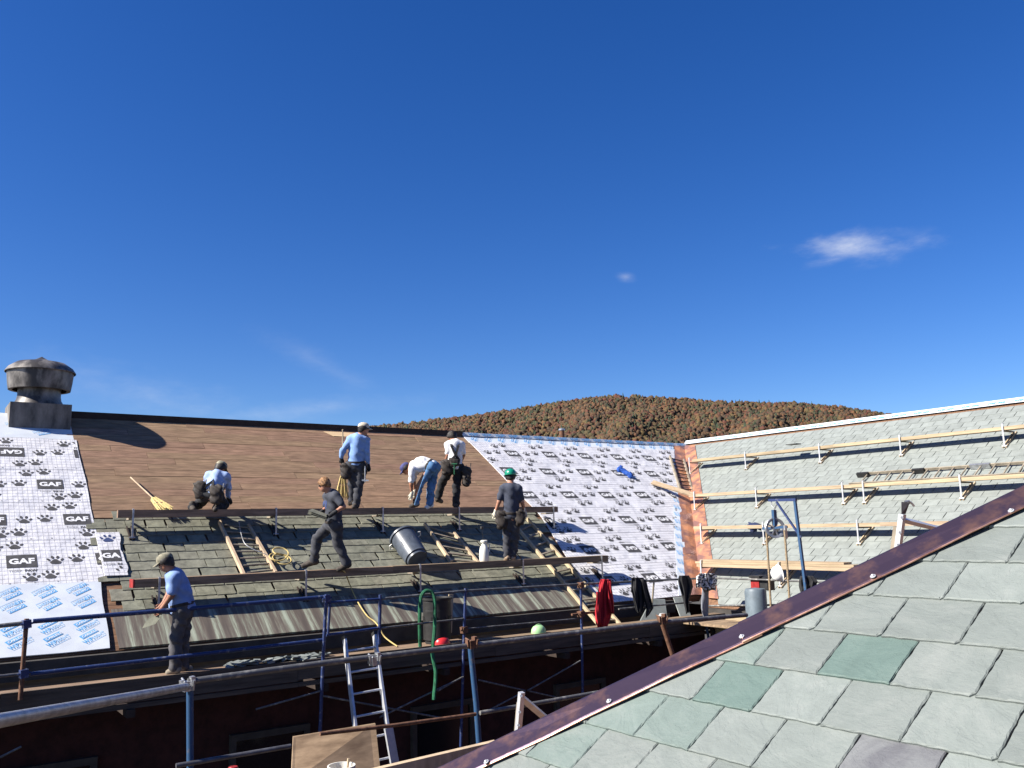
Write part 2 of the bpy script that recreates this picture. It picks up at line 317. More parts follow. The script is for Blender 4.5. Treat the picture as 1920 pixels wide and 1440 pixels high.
class MB:
    def __init__(s): s.v = []; s.f = []
    def add(s, V, F):
        n = len(s.v); s.v += [tuple(float(c) for c in p) for p in V]; s.f += [tuple(i+n for i in f) for f in F]; return s
    def box(s, lo, hi, M=None):
        V = [(x,y,z) for z in (lo[2],hi[2]) for y in (lo[1],hi[1]) for x in (lo[0],hi[0])]
        if M is not None: V = [M @ Vector(p) for p in V]
        return s.add(V, [(0,2,3,1),(4,5,7,6),(0,1,5,4),(2,6,7,3),(0,4,6,2),(1,3,7,5)])
    def bar(s, a, b, w, h, up=(0,0,1), e0=0.0, e1=0.0):
        a = vec(a); b = vec(b); x = (b-a).normalized(); u = vec(up)
        y = u.cross(x)
        if y.length < 1e-4: y = Vector((0,1,0)).cross(x)
        y.normalize(); z = x.cross(y)
        a = a-x*e0; b = b+x*e1; V = []
        for p in (a, b):
            for sy, sz in ((-1,-1),(1,-1),(1,1),(-1,1)): V.append(p+y*(sy*w/2)+z*(sz*h/2))
        return s.add(V, [(3,2,1,0),(4,5,6,7),(0,1,5,4),(1,2,6,5),(2,3,7,6),(3,0,4,7)])
    def tube(s, pts, r, n=10, cap=True):
        pts = [vec(p) for p in pts]; rs = r if isinstance(r, (list,tuple)) else [r]*len(pts)
        V = []; F = []; up = None
        for i, p in enumerate(pts):
            t = (pts[min(i+1,len(pts)-1)]-pts[max(i-1,0)]).normalized()
            if up is None: up = t.orthogonal().normalized()
            up = (up-t*up.dot(t))
            if up.length < 1e-5: up = t.orthogonal()
            up.normalize(); q = t.cross(up)
            for k in range(n):
                a = 2*math.pi*k/n; V.append(p+(up*math.cos(a)+q*math.sin(a))*rs[i])
        for i in range(len(pts)-1):
            for k in range(n): F.append((i*n+k, i*n+(k+1)%n, (i+1)*n+(k+1)%n, (i+1)*n+k))
        if cap: F += [tuple(range(n-1,-1,-1)), tuple((len(pts)-1)*n+k for k in range(n))]
        return s.add(V, F)
    def lathe(s, prof, M=None, n=28, ell=(1,1)):
        V = []; F = []
        for r, z in prof:
            for k in range(n):
                a = 2*math.pi*k/n; V.append(Vector((r*ell[0]*math.cos(a), r*ell[1]*math.sin(a), z)))
        if M is not None: V = [M @ p for p in V]
        for i in range(len(prof)-1):
            for k in range(n): F.append((i*n+k, i*n+(k+1)%n, (i+1)*n+(k+1)%n, (i+1)*n+k))
        return s.add(V, F)
    def quad(s, a, b, c, d): return s.add([a,b,c,d], [(0,1,2,3)])
    def slab(s, P, n, th):
        """polygon P (list of points) extruded by th along n"""
        n = vec(n)*th; k = len(P); V = [vec(p) for p in P]+[vec(p)+n for p in P]
        return s.add(V, [tuple(range(k-1,-1,-1)), tuple(range(k,2*k))]+[(i,(i+1)%k,(i+1)%k+k,i+k) for i in range(k)])
    def mesh(s, name, smooth=False):
        me = bpy.data.meshes.new(name); me.from_pydata(s.v, [], s.f); me.update()
        if smooth:
            me.polygons.foreach_set('use_smooth', [True]*len(me.polygons))
            try: me.set_sharp_from_angle(angle=R(38))
            except Exception: pass
        return me
    def build(s, name, m, parent=None, M=None, smooth=False, world=True):
        """verts are world coordinates unless M (local frame) is given"""
        if M is None:
            A = np.array(s.v); lo = A.min(0); hi = A.max(0); o = Vector(((lo[0]+hi[0])/2,(lo[1]+hi[1])/2,lo[2]))
            s.v = [(p[0]-o.x,p[1]-o.y,p[2]-o.z) for p in s.v]; M = Matrix.Translation(o)
        me = s.mesh(name, smooth); me.materials.append(MT[m] if isinstance(m, str) else m)
        return link(bpy.data.objects.new(name, me), M, parent)
def np_mesh(name, V, F, m, smooth=True):
    me = bpy.data.meshes.new(name); V = np.asarray(V, np.float32); F = np.asarray(F, np.int32); k = F.shape[1]
    me.vertices.add(len(V)); me.vertices.foreach_set('co', V.ravel())
    me.loops.add(F.size); me.loops.foreach_set('vertex_index', F.ravel())
    me.polygons.add(len(F)); me.polygons.foreach_set('loop_start', np.arange(0, F.size, k, dtype=np.int32))
    me.update(calc_edges=True); me.validate()
    if smooth: me.polygons.foreach_set('use_smooth', np.ones(len(me.polygons), bool))
    me.materials.append(MT[m] if isinstance(m, str) else m); return me
# ------------------------------------------------------------------ roof frames (u along courses, v up the slope, w out)
TH = math.atan(0.65); c_, s_ = math.cos(TH), math.sin(TH)
def fmat(o, u, v, w):
    M = Matrix.Identity(4)
    for i in range(3): M[i][0] = u[i]; M[i][1] = v[i]; M[i][2] = w[i]; M[i][3] = o[i]
    return M
EA_Y, EA_Z = 13.69, -1.5715
MA = fmat((0,EA_Y,EA_Z), (1,0,0), (0,c_,s_), (0,-s_,c_))
MBf = fmat((14.3,0,-1.76), (0,-1,0), (c_,0,s_), (-s_,0,c_))
MC = fmat((1.6,0,-1.56), (0,-1,0), (c_,0,s_), (-s_,0,c_))
MAi, MBi, MCi = MA.inverted(), MBf.inverted(), MC.inverted()
def onA(x, y, off=0.0): r = ray(x,y); return r*((-10.47+off)/(r[2]-0.65*r[1]))
def onB(x, y, off=0.0): r = ray(x,y); return r*((-11.055+off)/(r[2]-0.65*r[0]))
def uvA(x, y): p = MAi @ vec(onA(x,y)); return p.x, p.y
def uvB(x, y): p = MBi @ vec(onB(x,y)); return p.x, p.y
VA, VB = (20.0-EA_Y)/c_, (21.1-14.3)/c_          # slope lengths
def valA(v): return EA_Y+v*c_+0.9                 # u of the valley on roof A
def valB(v): return -(14.3+v*c_-0.9)              # u of the valley on roof B
GZ = -11.0
# ------------------------------------------------------------------ ground and hill
g = MB(); g.add([(-9000,-9000,GZ),(9000,-9000,GZ),(9000,9000,GZ),(-9000,9000,GZ)], [(0,1,2,3)])
tag(g.build('ground', 'ground'), kind='structure')
HP = [(-200,900),(300,860),(520,825),(700,800),(800,791),(900,778),(1000,763),(1100,748),(1160,742.5),(1250,747),(1350,755),(1450,757),(1550,760),(1640,775),(1760,800),(1900,830),(2150,880)]
hx = np.array([p[0] for p in HP], float); hy = np.array([p[1] for p in HP], float)
azs = []; els = []
for x, y in HP:
    r = ray(x, y+3); azs.append(math.atan2(r[0], r[1])); els.append(r[2]/math.hypot(r[0], r[1]))
azs = np.array(azs); els = np.array(els)
D0, D1 = 700.0, 1900.0
def hill_z(az, d):
    el = np.interp(az, azs, els); top = el*(D1-10)
    f = np.clip((d-D0)/(D1-D0), 0, 1); f = f**1.25
    w = 10*np.sin(az*37+d*0.004)+7*np.sin(az*91-d*0.011)
    z = GZ+(top-GZ)*f + w*np.sin(math.pi*np.clip((d-D0)/(D1-D0),0,1))
    return np.where(d > D1, z-(d-D1)*0.45, z)
na, nd = 90, 40
A_ = np.linspace(azs.min(), azs.max(), na); Dd = np.linspace(D0, D1+700, nd)
AA, DD = np.meshgrid(A_, Dd); ZZ = hill_z(AA, DD)
V = np.stack([np.sin(AA)*DD, np.cos(AA)*DD, ZZ], -1).reshape(-1,3)
F = [(i*na+j, i*na+j+1, (i+1)*na+j+1, (i+1)*na+j) for i in range(nd-1) for j in range(na-1)]
D('hill_floor', (0.05,0.04,0.02), 0.95, var=0.3, scale=0.02)
ho = bpy.data.objects.new('hill', np_mesh('hill', V, F, 'hill_floor')); link(ho, Matrix.Identity(4)); tag(ho, kind='structure')
# forest on the hill: thousands of crowns read as one mass of autumn colour
def ico():
    p = (1+5**.5)/2; V = np.array([(-1,p,0),(1,p,0),(-1,-p,0),(1,-p,0),(0,-1,p),(0,1,p),(0,-1,-p),(0,1,-p),(p,0,-1),(p,0,1),(-p,0,-1),(-p,0,1)], float); V /= np.linalg.norm(V[0])
    F = [(0,11,5),(0,5,1),(0,1,7),(0,7,10),(0,10,11),(1,5,9),(5,11,4),(11,10,2),(10,7,6),(7,1,8),(3,9,4),(3,4,2),(3,2,6),(3,6,8),(3,8,9),(4,9,5),(2,4,11),(6,2,10),(8,6,7),(9,8,1)]
    V = [tuple(v) for v in V]; mid = {}; F2 = []
    def m_(a, b):
        k = (min(a,b), max(a,b))
        if k not in mid:
            q = np.array(V[a])+np.array(V[b]); q /= np.linalg.norm(q); V.append(tuple(q)); mid[k] = len(V)-1
        return mid[k]
    for a, b, c in F:
        x, y, z = m_(a,b), m_(b,c), m_(c,a); F2 += [(a,x,z),(b,y,x),(c,z,y),(x,y,z)]
    return np.array(V), np.array(F2)
IV, IF = ico()
NT = 23000
az = rng.uniform(azs[3]-0.03, azs[-3]+0.03, NT); dd = D0+250+(D1+40-D0-250)*rng.uniform(0,1,NT)**0.75
zz = hill_z(az, dd); ht = rng.uniform(0.6,1.45,NT)
con = rng.uniform(0,1,NT) < 0.12
rad = np.where(con, 1.9, 3.6)*ht*rng.uniform(0.8,1.2,NT); hgt = np.where(con, 5.2, 4.2)*ht
cen = np.stack([np.sin(az)*dd, np.cos(az)*dd, zz+hgt*0.8], -1)
jit = 1+0.26*rng.standard_normal((NT, len(IV), 1)); jit = np.clip(jit, 0.55, 1.6)
Vt = IV[None]*jit; Vt = Vt*np.stack([rad,rad,hgt], -1)[:,None,:]
tz = (IV[None,:,2:3]+1)/2
Vt[...,:2] *= np.where(con[:,None,None], 1.35-1.15*tz, 1.0)
Vt = (Vt+cen[:,None,:]).reshape(-1,3)
Ft = (IF[None]+(np.arange(NT)*len(IV))[:,None,None]).reshape(-1,3)
pal = np.array([(0.150,0.070,0.026),(0.170,0.088,0.030),(0.115,0.066,0.028),(0.100,0.080,0.026),(0.062,0.066,0.024),(0.150,0.105,0.032),(0.140,0.045,0.022),(0.085,0.058,0.030)])
low = np.clip(1-(zz-GZ)/170, 0, 1)
kind = rng.integers(0, 8, NT); kind = np.where(rng.uniform(0,1,NT) < low*0.85, rng.choice([3,4,4,5,7], NT), kind)
patch = np.sin(az*60+dd*.006)+np.sin(az*23-dd*.013+1); kind = np.where((patch > 0.7) & (rng.uniform(0,1,NT) < 0.6), rng.choice([0,1,2,7], NT), kind)
colr = (pal[kind]*.50*np.array([1.06,.96,.9])+pal[kind].mean(1,keepdims=True)*.02)*rng.uniform(0.7,1.2,(NT,1)); colr = np.where(con[:,None], np.array([(0.020,0.034,0.016)])*rng.uniform(.8,1.4,(NT,1)), colr)
M = bpy.data.materials.new('autumn_foliage'); M.use_nodes = True; t = M.node_tree; at_ = t.nodes.new('ShaderNodeAttribute'); at_.attribute_name = 'leaf'
t.links.new(at_.outputs['Color'], t.nodes['Principled BSDF'].inputs['Base Color']); t.nodes['Principled BSDF'].inputs['Roughness'].default_value = 0.9; MT['foliage'] = M
fm = np_mesh('forest', Vt, Ft, 'foliage', smooth=True)
ca = fm.color_attributes.new('leaf', 'FLOAT_COLOR', 'POINT')
cc = np.repeat(np.concatenate([colr, np.ones((NT,1))], 1), len(IV), 0).reshape(NT,len(IV),4); cc[...,:3] *= rng.uniform(0.85,1.15,(NT,len(IV),1))
ca.data.foreach_set('color', cc.astype(np.float32).ravel())
fo = bpy.data.objects.new('forest', fm); link(fo, Matrix.Identity(4)); tag(fo, 'rust and green autumn forest covering the distant hill', 'forest', kind='stuff')
# ------------------------------------------------------------------ slate pieces
def slate_mesh(name, w, ln, th=0.008, chip=0.006, seed=0, n=5, mat_='slate_new'):
    """one slate: u 0..w, v 0 (butt) .. ln (head); butt lifted so that courses lap"""
    r = random.Random(seed); b = MB(); g = 0.003
    out = []
    for i in range(n): out.append((g+(w-2*g)*i/(n-1)+(r.uniform(-1,1)*chip*0.3 if 0 < i < n-1 else 0), r.uniform(0,1)*chip))
    ns = 3
    right = [(w-g-r.uniform(0,1)*chip, ln*i/ns) for i in range(1, ns)]+[(w-g, ln)]
    left = [(g, ln)]+[(g+r.uniform(0,1)*chip, ln*i/ns) for i in range(ns-1, 0, -1)]
    if r.random() < 0.25: out[-1] = (out[-1][0]-r.uniform(0.01,0.03), out[-1][1]+0.0); right.insert(0, (w-g, r.uniform(0.01,0.03)))
    pts = out+right+left; k = len(pts)
    lift = lambda v: 0.004+(0.014 if mat_ == 'slate_old' else 0.007)*(1-v/ln)
    V = [(u,v,lift(v)) for u, v in pts]+[(u,v,lift(v)-th-0.006*(v/ln < .05)) for u, v in pts]
    b.add(V, [tuple(range(k))]+[(i,i+k,(i+1)%k+k,(i+1)%k) for i in range(k)])
    me = b.mesh(name); me.materials.append(MT[mat_]); return me
EXP, SW = 0.2565, 0.318
def piece(name, me, M, parent): return link(bpy.data.objects.new(name, me), M, parent)
def T(u, v, w=0.0): return Matrix.Translation((u, v, w))
# ------------------------------------------------------------------ LONG BUILDING (roof A)
longb = thing('long_building', 'long brick building with half stripped slate roof behind the scaffold', 'building', (6, 16, GZ))
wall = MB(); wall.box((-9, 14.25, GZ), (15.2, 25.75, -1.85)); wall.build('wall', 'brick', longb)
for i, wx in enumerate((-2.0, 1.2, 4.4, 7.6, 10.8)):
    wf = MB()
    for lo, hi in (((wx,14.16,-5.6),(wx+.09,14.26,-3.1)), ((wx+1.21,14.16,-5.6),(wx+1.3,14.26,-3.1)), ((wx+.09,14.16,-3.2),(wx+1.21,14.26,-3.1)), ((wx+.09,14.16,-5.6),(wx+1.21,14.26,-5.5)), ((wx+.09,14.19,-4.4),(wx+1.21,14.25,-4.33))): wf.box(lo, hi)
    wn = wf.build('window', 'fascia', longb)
    p = MB(); p.box((wx+.09,14.21,-5.5),(wx+1.21,14.235,-3.2)); p.build('pane', 'glass_dark', wn)
# structural slab of the roof and its back slope
rs = MB()
P = [(-9,0,-.03),(valA(0),0,-.03),(valA(VA),VA,-.03),(-9,VA,-.03)]
rs.slab([MA @ Vector(p) for p in P], MA.to_3x3() @ Vector((0,0,-1)), 0.14)
rs.add([(-9,20.02,2.50),(23.5,20.02,2.50),(23.5,26.4,-1.65),(-9,26.4,-1.65)], [(0,1,2,3)])
roofA = rs.build('roof', 'substrate', longb)
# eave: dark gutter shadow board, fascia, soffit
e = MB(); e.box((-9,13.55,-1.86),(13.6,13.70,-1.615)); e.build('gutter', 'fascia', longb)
e = MB(); e.box((-9,13.72,-2.16),(13.6,13.86,-1.87)); e.build('fascia_board', 'trim_wood', longb)
# ridge board along the bare part, membrane cap along the covered part
e = MB(); e.box((2.58,19.93,2.42),(12.28,20.07,2.63)); e.build('ridge_board', 'dark_wood', longb)
# sheathing boards, course by course
BH = 0.25; nrow = 16; v0 = VA-nrow*BH-0.02
rr = random.Random(3)
for k in range(nrow):
    u = 2.50; v = v0+k*BH; bl = []
    first = rr.uniform(0.6, 3.2)
    while u < 12.6:
        ln = first if u == 2.50 else rr.choice((2.4, 3.0, 3.6, 1.8)); x1 = min(u+ln, 12.75)
        if 12.75-x1 < 0.5: x1 = 12.75
        b = MB(); g1 = 0.003; h = 0.022+rr.uniform(-.006,.006)
        L_ = x1-u
        b.box((g1, 0.004, -0.028), (L_-g1, BH-0.004, rr.uniform(-.004,.004)))
        ob = b.build('sheathing_board', 'board_old', roofA, M=MA @ T(u, v))
        u = x1
b = MB(); pu, pv = uvA(640, 815); b.box((0,0,0.004),(0.72,0.235,0.012)); b.v = [(x-(0.18 if y > 0.1 and x < .1 else 0), y, z) for x, y, z in b.v]
b.build('sheathing_board', 'board_fresh', roofA, M=MA @ T(pu-0.25, pv-0.12))
# old slates: 300 single pieces nearest the camera, the far rest as one part
old = [slate_mesh('old_slate', SW, EXP+0.06, 0.009, 0.009, i, 7, 'slate_old') for i in range(10)]
slots = []
VS0 = 0.84
for k in range(11):
    v = VS0+k*EXP; off = (k % 2)*SW/2+rr.uniform(-.03,.03); u = 2.66-off+(0.0 if k > 2 else 0.12)+rr.uniform(0,.05)
    lim = 12.15-(3.9-v)*0.22 if v < 3.9 else 12.2
    while u < lim:
        if u > 2.45 and not (k == 10 and u < 2.9): slots.append((k, u, v))
        u += SW*rr.choice((0.94,1.0,1.0,1.08))
slots.sort(key=lambda a: (a[1]-0)**2*0.5+(a[2]+13)**2*0.2)
rest = MB()
for i, (k, u, v) in enumerate(slots):
    me = old[(i*7+k) % 10]; ang = rr.gauss(0, 0.008)
    M = MA @ T(u, v-rr.uniform(0,.012), rr.uniform(0,.003)) @ Matrix.Rotation(ang, 4, 'Z')
    if i < 300: piece('slate', me, M, roofA)
    else: rest.add([M @ q.co for q in me.vertices], [tuple(p.vertices) for p in me.polygons])
if rest.v: tag(rest.build('slate_courses', 'slate_old', longb), kind='stuff')
# copper apron in long sheets with cross seams
u = 2.62; i = 0
while u < 11.75:
    x1 = min(u+1.52, 11.95); b = MB(); n = 6
    for j in range(n+1):
        uu = u+(x1-u)*j/n
        for q in (0, 1): b.v.append((uu-u+0.002*(j in (0,n)), (0.0 if q == 0 else 0.90), 0.010+0.004*math.sin(j*1.7+i)+(0.006 if j == n else 0)))
    b.f = [(2*j, 2*j+2, 2*j+3, 2*j+1) for j in range(n)]
    k = len(b.v); b.v += [(x, 0.0, z-0.035) for x, y, z in b.v[0::2]]; b.f += [(k+j, k+j+1, 2*j+2, 2*j) for j in range(n)]
    b.build('copper_sheet', 'apron', longb, M=MA @ T(u, 0)); u = x1; i += 1
# ------------------------------------------------------------------ printed membranes
def wob(u, v): return 0.010+0.004*np.sin(2.3*u+1.7*v)+0.003*np.sin(5.1*u-3.3*v+1)+0.002*np.sin(9*v+3*u)
def sheet(name, poly_u, v0, v1, m, parent, M, nu=40, nv=12, w0=0.0, th=0.004, ragged=0.0):
    """sheet between u=poly_u(v)[0..1]; slight waves; folded edge all round"""
    b = MB(); r = random.Random(int(v0*977)+nu)
    for j in range(nv+1):
        v = v0+(v1-v0)*j/nv; a, c = poly_u(v)
        if ragged: c += r.uniform(-1,1)*ragged
        for i in range(nu+1):
            u = a+(c-a)*i/nu; b.v.append((u, v, float(wob(u,v))+w0))
    n = nu+1
    b.f = [(j*n+i, j*n+i+1, (j+1)*n+i+1, (j+1)*n+i) for j in range(nv) for i in range(nu)]
    k = len(b.v); ring = [i for i in range(n)]+[(j*n+nu) for j in range(1,nv+1)]+[nv*n+i for i in range(nu-1,-1,-1)]+[j*n for j in range(nv-1,0,-1)]
    b.v += [(b.v[i][0], b.v[i][1], b.v[i][2]-th-0.01) for i in ring]; q = len(ring)
    b.f += [(ring[i], k+i, k+(i+1)%q, ring[(i+1)%q]) for i in range(q)]
    ob = b.build(name, m, parent, M=M, smooth=True); return ob
_tc = {}
def text2d(s, bold=0.0, shear=0.0):
    """triangulated flat lettering (font outlines), unit cap height, centred"""
    k = (s, bold, shear)
    if k in _tc: return _tc[k]
    cu = bpy.data.curves.new('lettering', 'FONT'); cu.body = s; cu.size = 1.0; cu.offset = bold; cu.shear = shear; cu.resolution_u = 2; cu.fill_mode = 'FRONT'
    o = bpy.data.objects.new('lettering', cu); COL.objects.link(o); bpy.context.view_layer.update()
    me = o.evaluated_get(bpy.context.evaluated_depsgraph_get()).to_mesh()
    V = np.array([q.co[:2] for q in me.vertices]); F = [tuple(p.vertices) for p in me.polygons]
    o.to_mesh_clear(); bpy.data.objects.remove(o); bpy.data.curves.remove(cu)
    lo, hi = V.min(0), V.max(0); V = (V-(lo+hi)/2)/(hi[1]-lo[1]); _tc[k] = (V, F); return _tc[k]
def ell(cx, cy, a, b, rot, n=9):
    return [(cx+a*math.cos(t)*math.cos(rot)-b*math.sin(t)*math.sin(rot), cy+a*math.cos(t)*math.sin(rot)+b*math.sin(t)*math.cos(rot)) for t in [2*math.pi*i/n for i in range(n)]]
PAW = [[(0.00,-0.125),(0.075,-0.115),(0.10,-0.06),(0.055,-0.01),(0.02,0.035),(-0.02,0.035),(-0.055,-0.01),(-0.10,-0.06),(-0.075,-0.115)],
       ell(-0.115,0.02,0.026,0.045,0.5), ell(-0.045,0.095,0.027,0.050,0.15), ell(0.045,0.095,0.027,0.050,-0.15), ell(0.115,0.02,0.026,0.045,-0.5)]
class Print:
    """flat ink on a sheet, clipped to the sheet's outline by piece"""
    def __init__(s, inside): s.l = {}; s.inside = inside
    def put(s, ink, pts, u, v, rot, sc, w=0.004, faces=None):
        cr, sr = math.cos(rot), math.sin(rot)
        V = [(u+sc*(x*cr-y*sr), v+sc*(x*sr+y*cr)) for x, y in pts]
        F = faces or [tuple(range(len(V)))]
        if not all(s.inside(a, b) for a, b in V):
            F = [f for f in F if all(s.inside(*V[i]) for i in f)]
            if not F: return
        s.l.setdefault(ink, MB()).add([(a, b, float(wob(a,b))+w) for a, b in V], F)
    def text(s, ink, tx, u, v, rot, h, bold=0.0, shear=0.0, sx=1.0, w=0.006):
        V, F = text2d(tx, bold, shear); s.put(ink, [(x*sx, y) for x, y in V], u, v, rot, h, w, F)
    def paw(s, u, v, rot, ink='print_dark'):
        for p in PAW: s.put(ink, p, u, v, rot, 0.84)
    def gaf(s, u, v, rot):
        n = 12; box = [(-.21,-.17),(.21,-.17),(.21,.17),(-.21,.17)]
        # the panel is cut in strips so that a torn edge can cross it
        for i in range(n):
            a = -.21+.42*i/n; c = a+.42/n; s.put('print_dark', [(a,-.17),(c,-.17),(c,.17),(a,.17)], u, v, rot, 1.0)
        s.text('print_white', 'GAF', u, v, rot, 0.150, bold=0.04, sx=0.98, w=0.0075)
        q = -.25; s.text('print_grey', 'TIGER', u-0.10*math.cos(rot)-q*math.sin(rot)*1, v-0.10*math.sin(rot)+q*math.cos(rot), rot, 0.060, sx=0.8)
        s.text('print_dark', 'PAW', u+0.115*math.cos(rot)-q*math.sin(rot), v+0.115*math.sin(rot)+q*math.cos(rot), rot, 0.064, bold=0.03, sx=0.9)
    def wip(s, u, v, rot, k=1.0):
        cr, sr = math.cos(rot), math.sin(rot)
        o = lambda x, y: (u+k*(x*cr-y*sr), v+k*(x*sr+y*cr))
        for i in range(6):
            a = -.135+.27*i/6; s.put('print_blue', [(a,.035),(a+.045,.035),(a+.045,.115),(a,.115)], u, v, rot, k)
        s.text('print_white', 'CARLISLE', *o(0.012,.075), rot, 0.046*k, bold=0.02, sx=0.98, w=0.0075)
        s.text('print_blue', 'WIP', *o(-.108,-.035), rot, 0.080*k, bold=0.025, sx=0.72)
        s.text('print_blue', '300HT', *o(.068,-.037), rot, 0.066*k, bold=0.0, sx=0.82)
        s.put('print_blue', [(-.16,-.098),(.15,-.098),(.15,-.092),(-.16,-.092)], u, v, rot, k)
    def done(s, parent, M):
        for ink, b in s.l.items(): tag(b.build('print', ink, parent, M=M), kind='stuff')
UNIT = [(-.36,.40),(-.08,.45),(-.49,.04),(-.80,.0),(.11,-.43),(.37,-.38)]
def gaf_rows(pr, rows, u0, u1):
    for v, us, flip in rows:
        k = int((u0-us)/1.265)-2
        while us+k*1.265 < u1+1.5:
            u = us+k*1.265; k += 1
            if flip:
                pr.gaf(u, v, math.pi)
                for a, b in UNIT: pr.paw(u+a, v+b, 0.0)
            else:
                pr.gaf(u, v, 0.0)
                for a, b in UNIT: pr.paw(u+a, v+b, 0.0)
# left field
L0 = -3.0
def caps(sh, u0, u1, v, w):
    """cap nails along a lap"""
    b = MB(); r = random.Random(int(v*100)); u = u0+.1
    while u < u1-.05:
        vv = v+r.uniform(-.012,.012); b.lathe([(0,.004),(.014,.004),(.016,0)], T(u, vv, float(wob(u,vv))+w), 8); u += r.uniform(.26,.36)
    tag(b.build('cap_nails', 'print_grey', sh, M=MA), kind='stuff')
def underlay(lo_u, hi_fun, bands, rows, kind='grid_membrane'):
    for j, (a, b) in enumerate(bands):
        pf = lambda v: (lo_u(v) if callable(lo_u) else lo_u, hi_fun(v))
        sh = sheet('underlayment_sheet', pf, a, b, kind, longb, MA, nu=60, nv=8, w0=0.004*j)
        pr = Print(lambda x, y, a=a, b=b: a+.01 < y < b-.01 and (lo_u(y) if callable(lo_u) else lo_u)+.01 < x < hi_fun(y)-.01)
        gaf_rows(pr, [r for r in rows if a-0.6 < r[0] < b+0.6], lo_u(a) if callable(lo_u) else lo_u, hi_fun(b)); pr.done(sh, MA @ T(0,0,0.004*j)); caps(sh, lo_u(a) if callable(lo_u) else max(lo_u,0.6), hi_fun(a), a+.05, 0.004*j)
hiL = lambda v: 2.66+0.010*math.sin(v*3)+(0.0 if v > 1.63 else 0.0)
rowsL = [(5.81,1.51,True),(4.63,2.07,False),(3.45,2.40,False),(2.24,1.51,False)]
underlay(L0, hiL, [(1.62,2.86),(2.82,4.05),(4.02,5.22),(5.18,6.42)], rowsL)
def wip_sheet(lo_u, hi_fun, a, b, marks, rot, k=1.0):
    pf = lambda v: (lo_u(v) if callable(lo_u) else lo_u, hi_fun(v))
    sh = sheet('ice_barrier_sheet', pf, a, b, 'wip', longb, MA, nu=60, nv=8, w0=0.0)
    pr = Print(lambda x, y: a+.01 < y < b-.01 and pf(y)[0]+.01 < x < pf(y)[1]-.01)
    for u, v, r in marks: pr.wip(u, v, r, k)
    pr.done(sh, MA); return sh
mk = []
for k in range(-8, 4):
    for v, o, r in ((1.44,1.77,1),(1.13,1.81,1),(0.59,1.80,0),(0.31,1.85,0)): mk.append((o+.46*k, v, math.pi+0.6 if r else 0.6))
wip_sheet(L0, lambda v: 2.50+0.012*math.sin(v*4)+v*0.04, 0.02, 1.66, mk, 0.5)
wip_sheet(L0, lambda v: 2.62, 6.38, VA-0.02, [(1.15+.46*k, 7.05 if k % 2 else 6.72, math.pi+.5) for k in range(-9,4)], 0.5)
# torn flap lying over the slates
fl = sheet('underlayment_flap', lambda v: (2.63, 2.98+0.02*math.sin(v*7)), 1.72, 2.98, 'grid_membrane', longb, MA, nu=8, nv=14, w0=0.035, ragged=0.012)
pr = Print(lambda x, y: 1.73 < y < 2.97 and 2.64 < x < 2.95); pr.gaf(2.83, 2.27, 0); pr.paw(2.8,2.78,0,'print_navy'); pr.paw(2.93,1.85,0); pr.done(fl, MA @ T(0,0,0.035))
# right field, up to the copper valley
loR = lambda v: 12.28 if v > 3.4 else 12.28-(3.4-v)*0.215
hiR = lambda v: valA(v)-0.52
rowsR = [(6.48,13.34,False),(5.50,12.63,False),(4.29,12.52,False),(3.08,13.55,False),(1.87,12.71,True),(0.72,13.66,True)]
underlay(loR, hiR, [(0.02,1.30),(1.27,2.55),(2.52,3.72),(3.69,4.86),(4.83,5.98),(5.95,7.10)], rowsR)
wip_sheet(loR, hiR, 7.06, VA+0.0, [(12.58+.445*k, 7.30, 0.95) for k in range(0,19)], 0.9, 0.92)
# blue printed edge strip down the valley side
sh = sheet('ice_barrier_sheet', lambda v: (valA(v)-0.74, valA(v)-0.42), 0.02, 7.2, 'wip', longb, MA, nu=4, nv=40, w0=0.010)
pr = Print(lambda x, y: 0.03 < y < 7.19 and valA(y)-.735 < x < valA(y)-.425)
for k in range(21): pr.wip(valA(0.2+.345*k)-0.58, 0.2+.345*k, 1.15, 0.72)
pr.done(sh, MA @ T(0,0,0.010))
# ridge cap of the covered part
b = MB(); n = 24
for i in range(n+1):
    u = 12.26+(20.9-12.26)*i/n; z = 0.004*math.sin(i*1.9)
    b.v += [(u,19.90,2.50+z),(u,19.955,2.60+z),(u,20.05,2.60+z),(u,20.12,2.46)]
b.f = [(4*i+j, 4*i+4+j, 4*i+5+j, 4*i+1+j) for i in range(n) for j in range(3)]
rc = b.build('ridge_sheet', 'wip', longb)
pb = MB()
for k in range(19):
    V, F = text2d('WIP', 0.035, 0.0); u0 = 12.6+.445*k; sl = Vector((0,0.055,0.10)).normalized()
    pb.add([Vector((u0+x*0.13+y*.04, 19.9, 2.50))+sl*(0.057+y*0.09)+Vector((0,-0.008,0.006)) for x, y in V], F)
tag(pb.build('print', 'print_blue', rc), kind='stuff')
# ------------------------------------------------------------------ RIGHT WING (roof B)
wing = thing('right_wing', 'right wing with pale green slate roof and four rows of roof planks', 'building', (21, 8, GZ))
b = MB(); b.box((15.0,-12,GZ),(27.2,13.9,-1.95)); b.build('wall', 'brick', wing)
rs = MB(); P = [(14,0,-.03),(14,VB,-.03),(valB(VB),VB,-.03),(valB(0),0,-.03)]
rs.slab([MBf @ Vector(p) for p in P], MBf.to_3x3() @ Vector((0,0,-1)), 0.14)
rs.add([(21.12,-14,2.64),(27.8,-14,-1.7),(27.8,26,-1.7),(21.12,26,2.64)], [(0,1,2,3)])
roofB = rs.build('roof', 'substrate', wing)
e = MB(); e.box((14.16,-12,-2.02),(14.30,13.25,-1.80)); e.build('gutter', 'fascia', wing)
e = MB(); e.box((14.42,-12,-2.30),(14.56,13.2,-2.03)); e.build('fascia_board', 'trim_wood', wing)
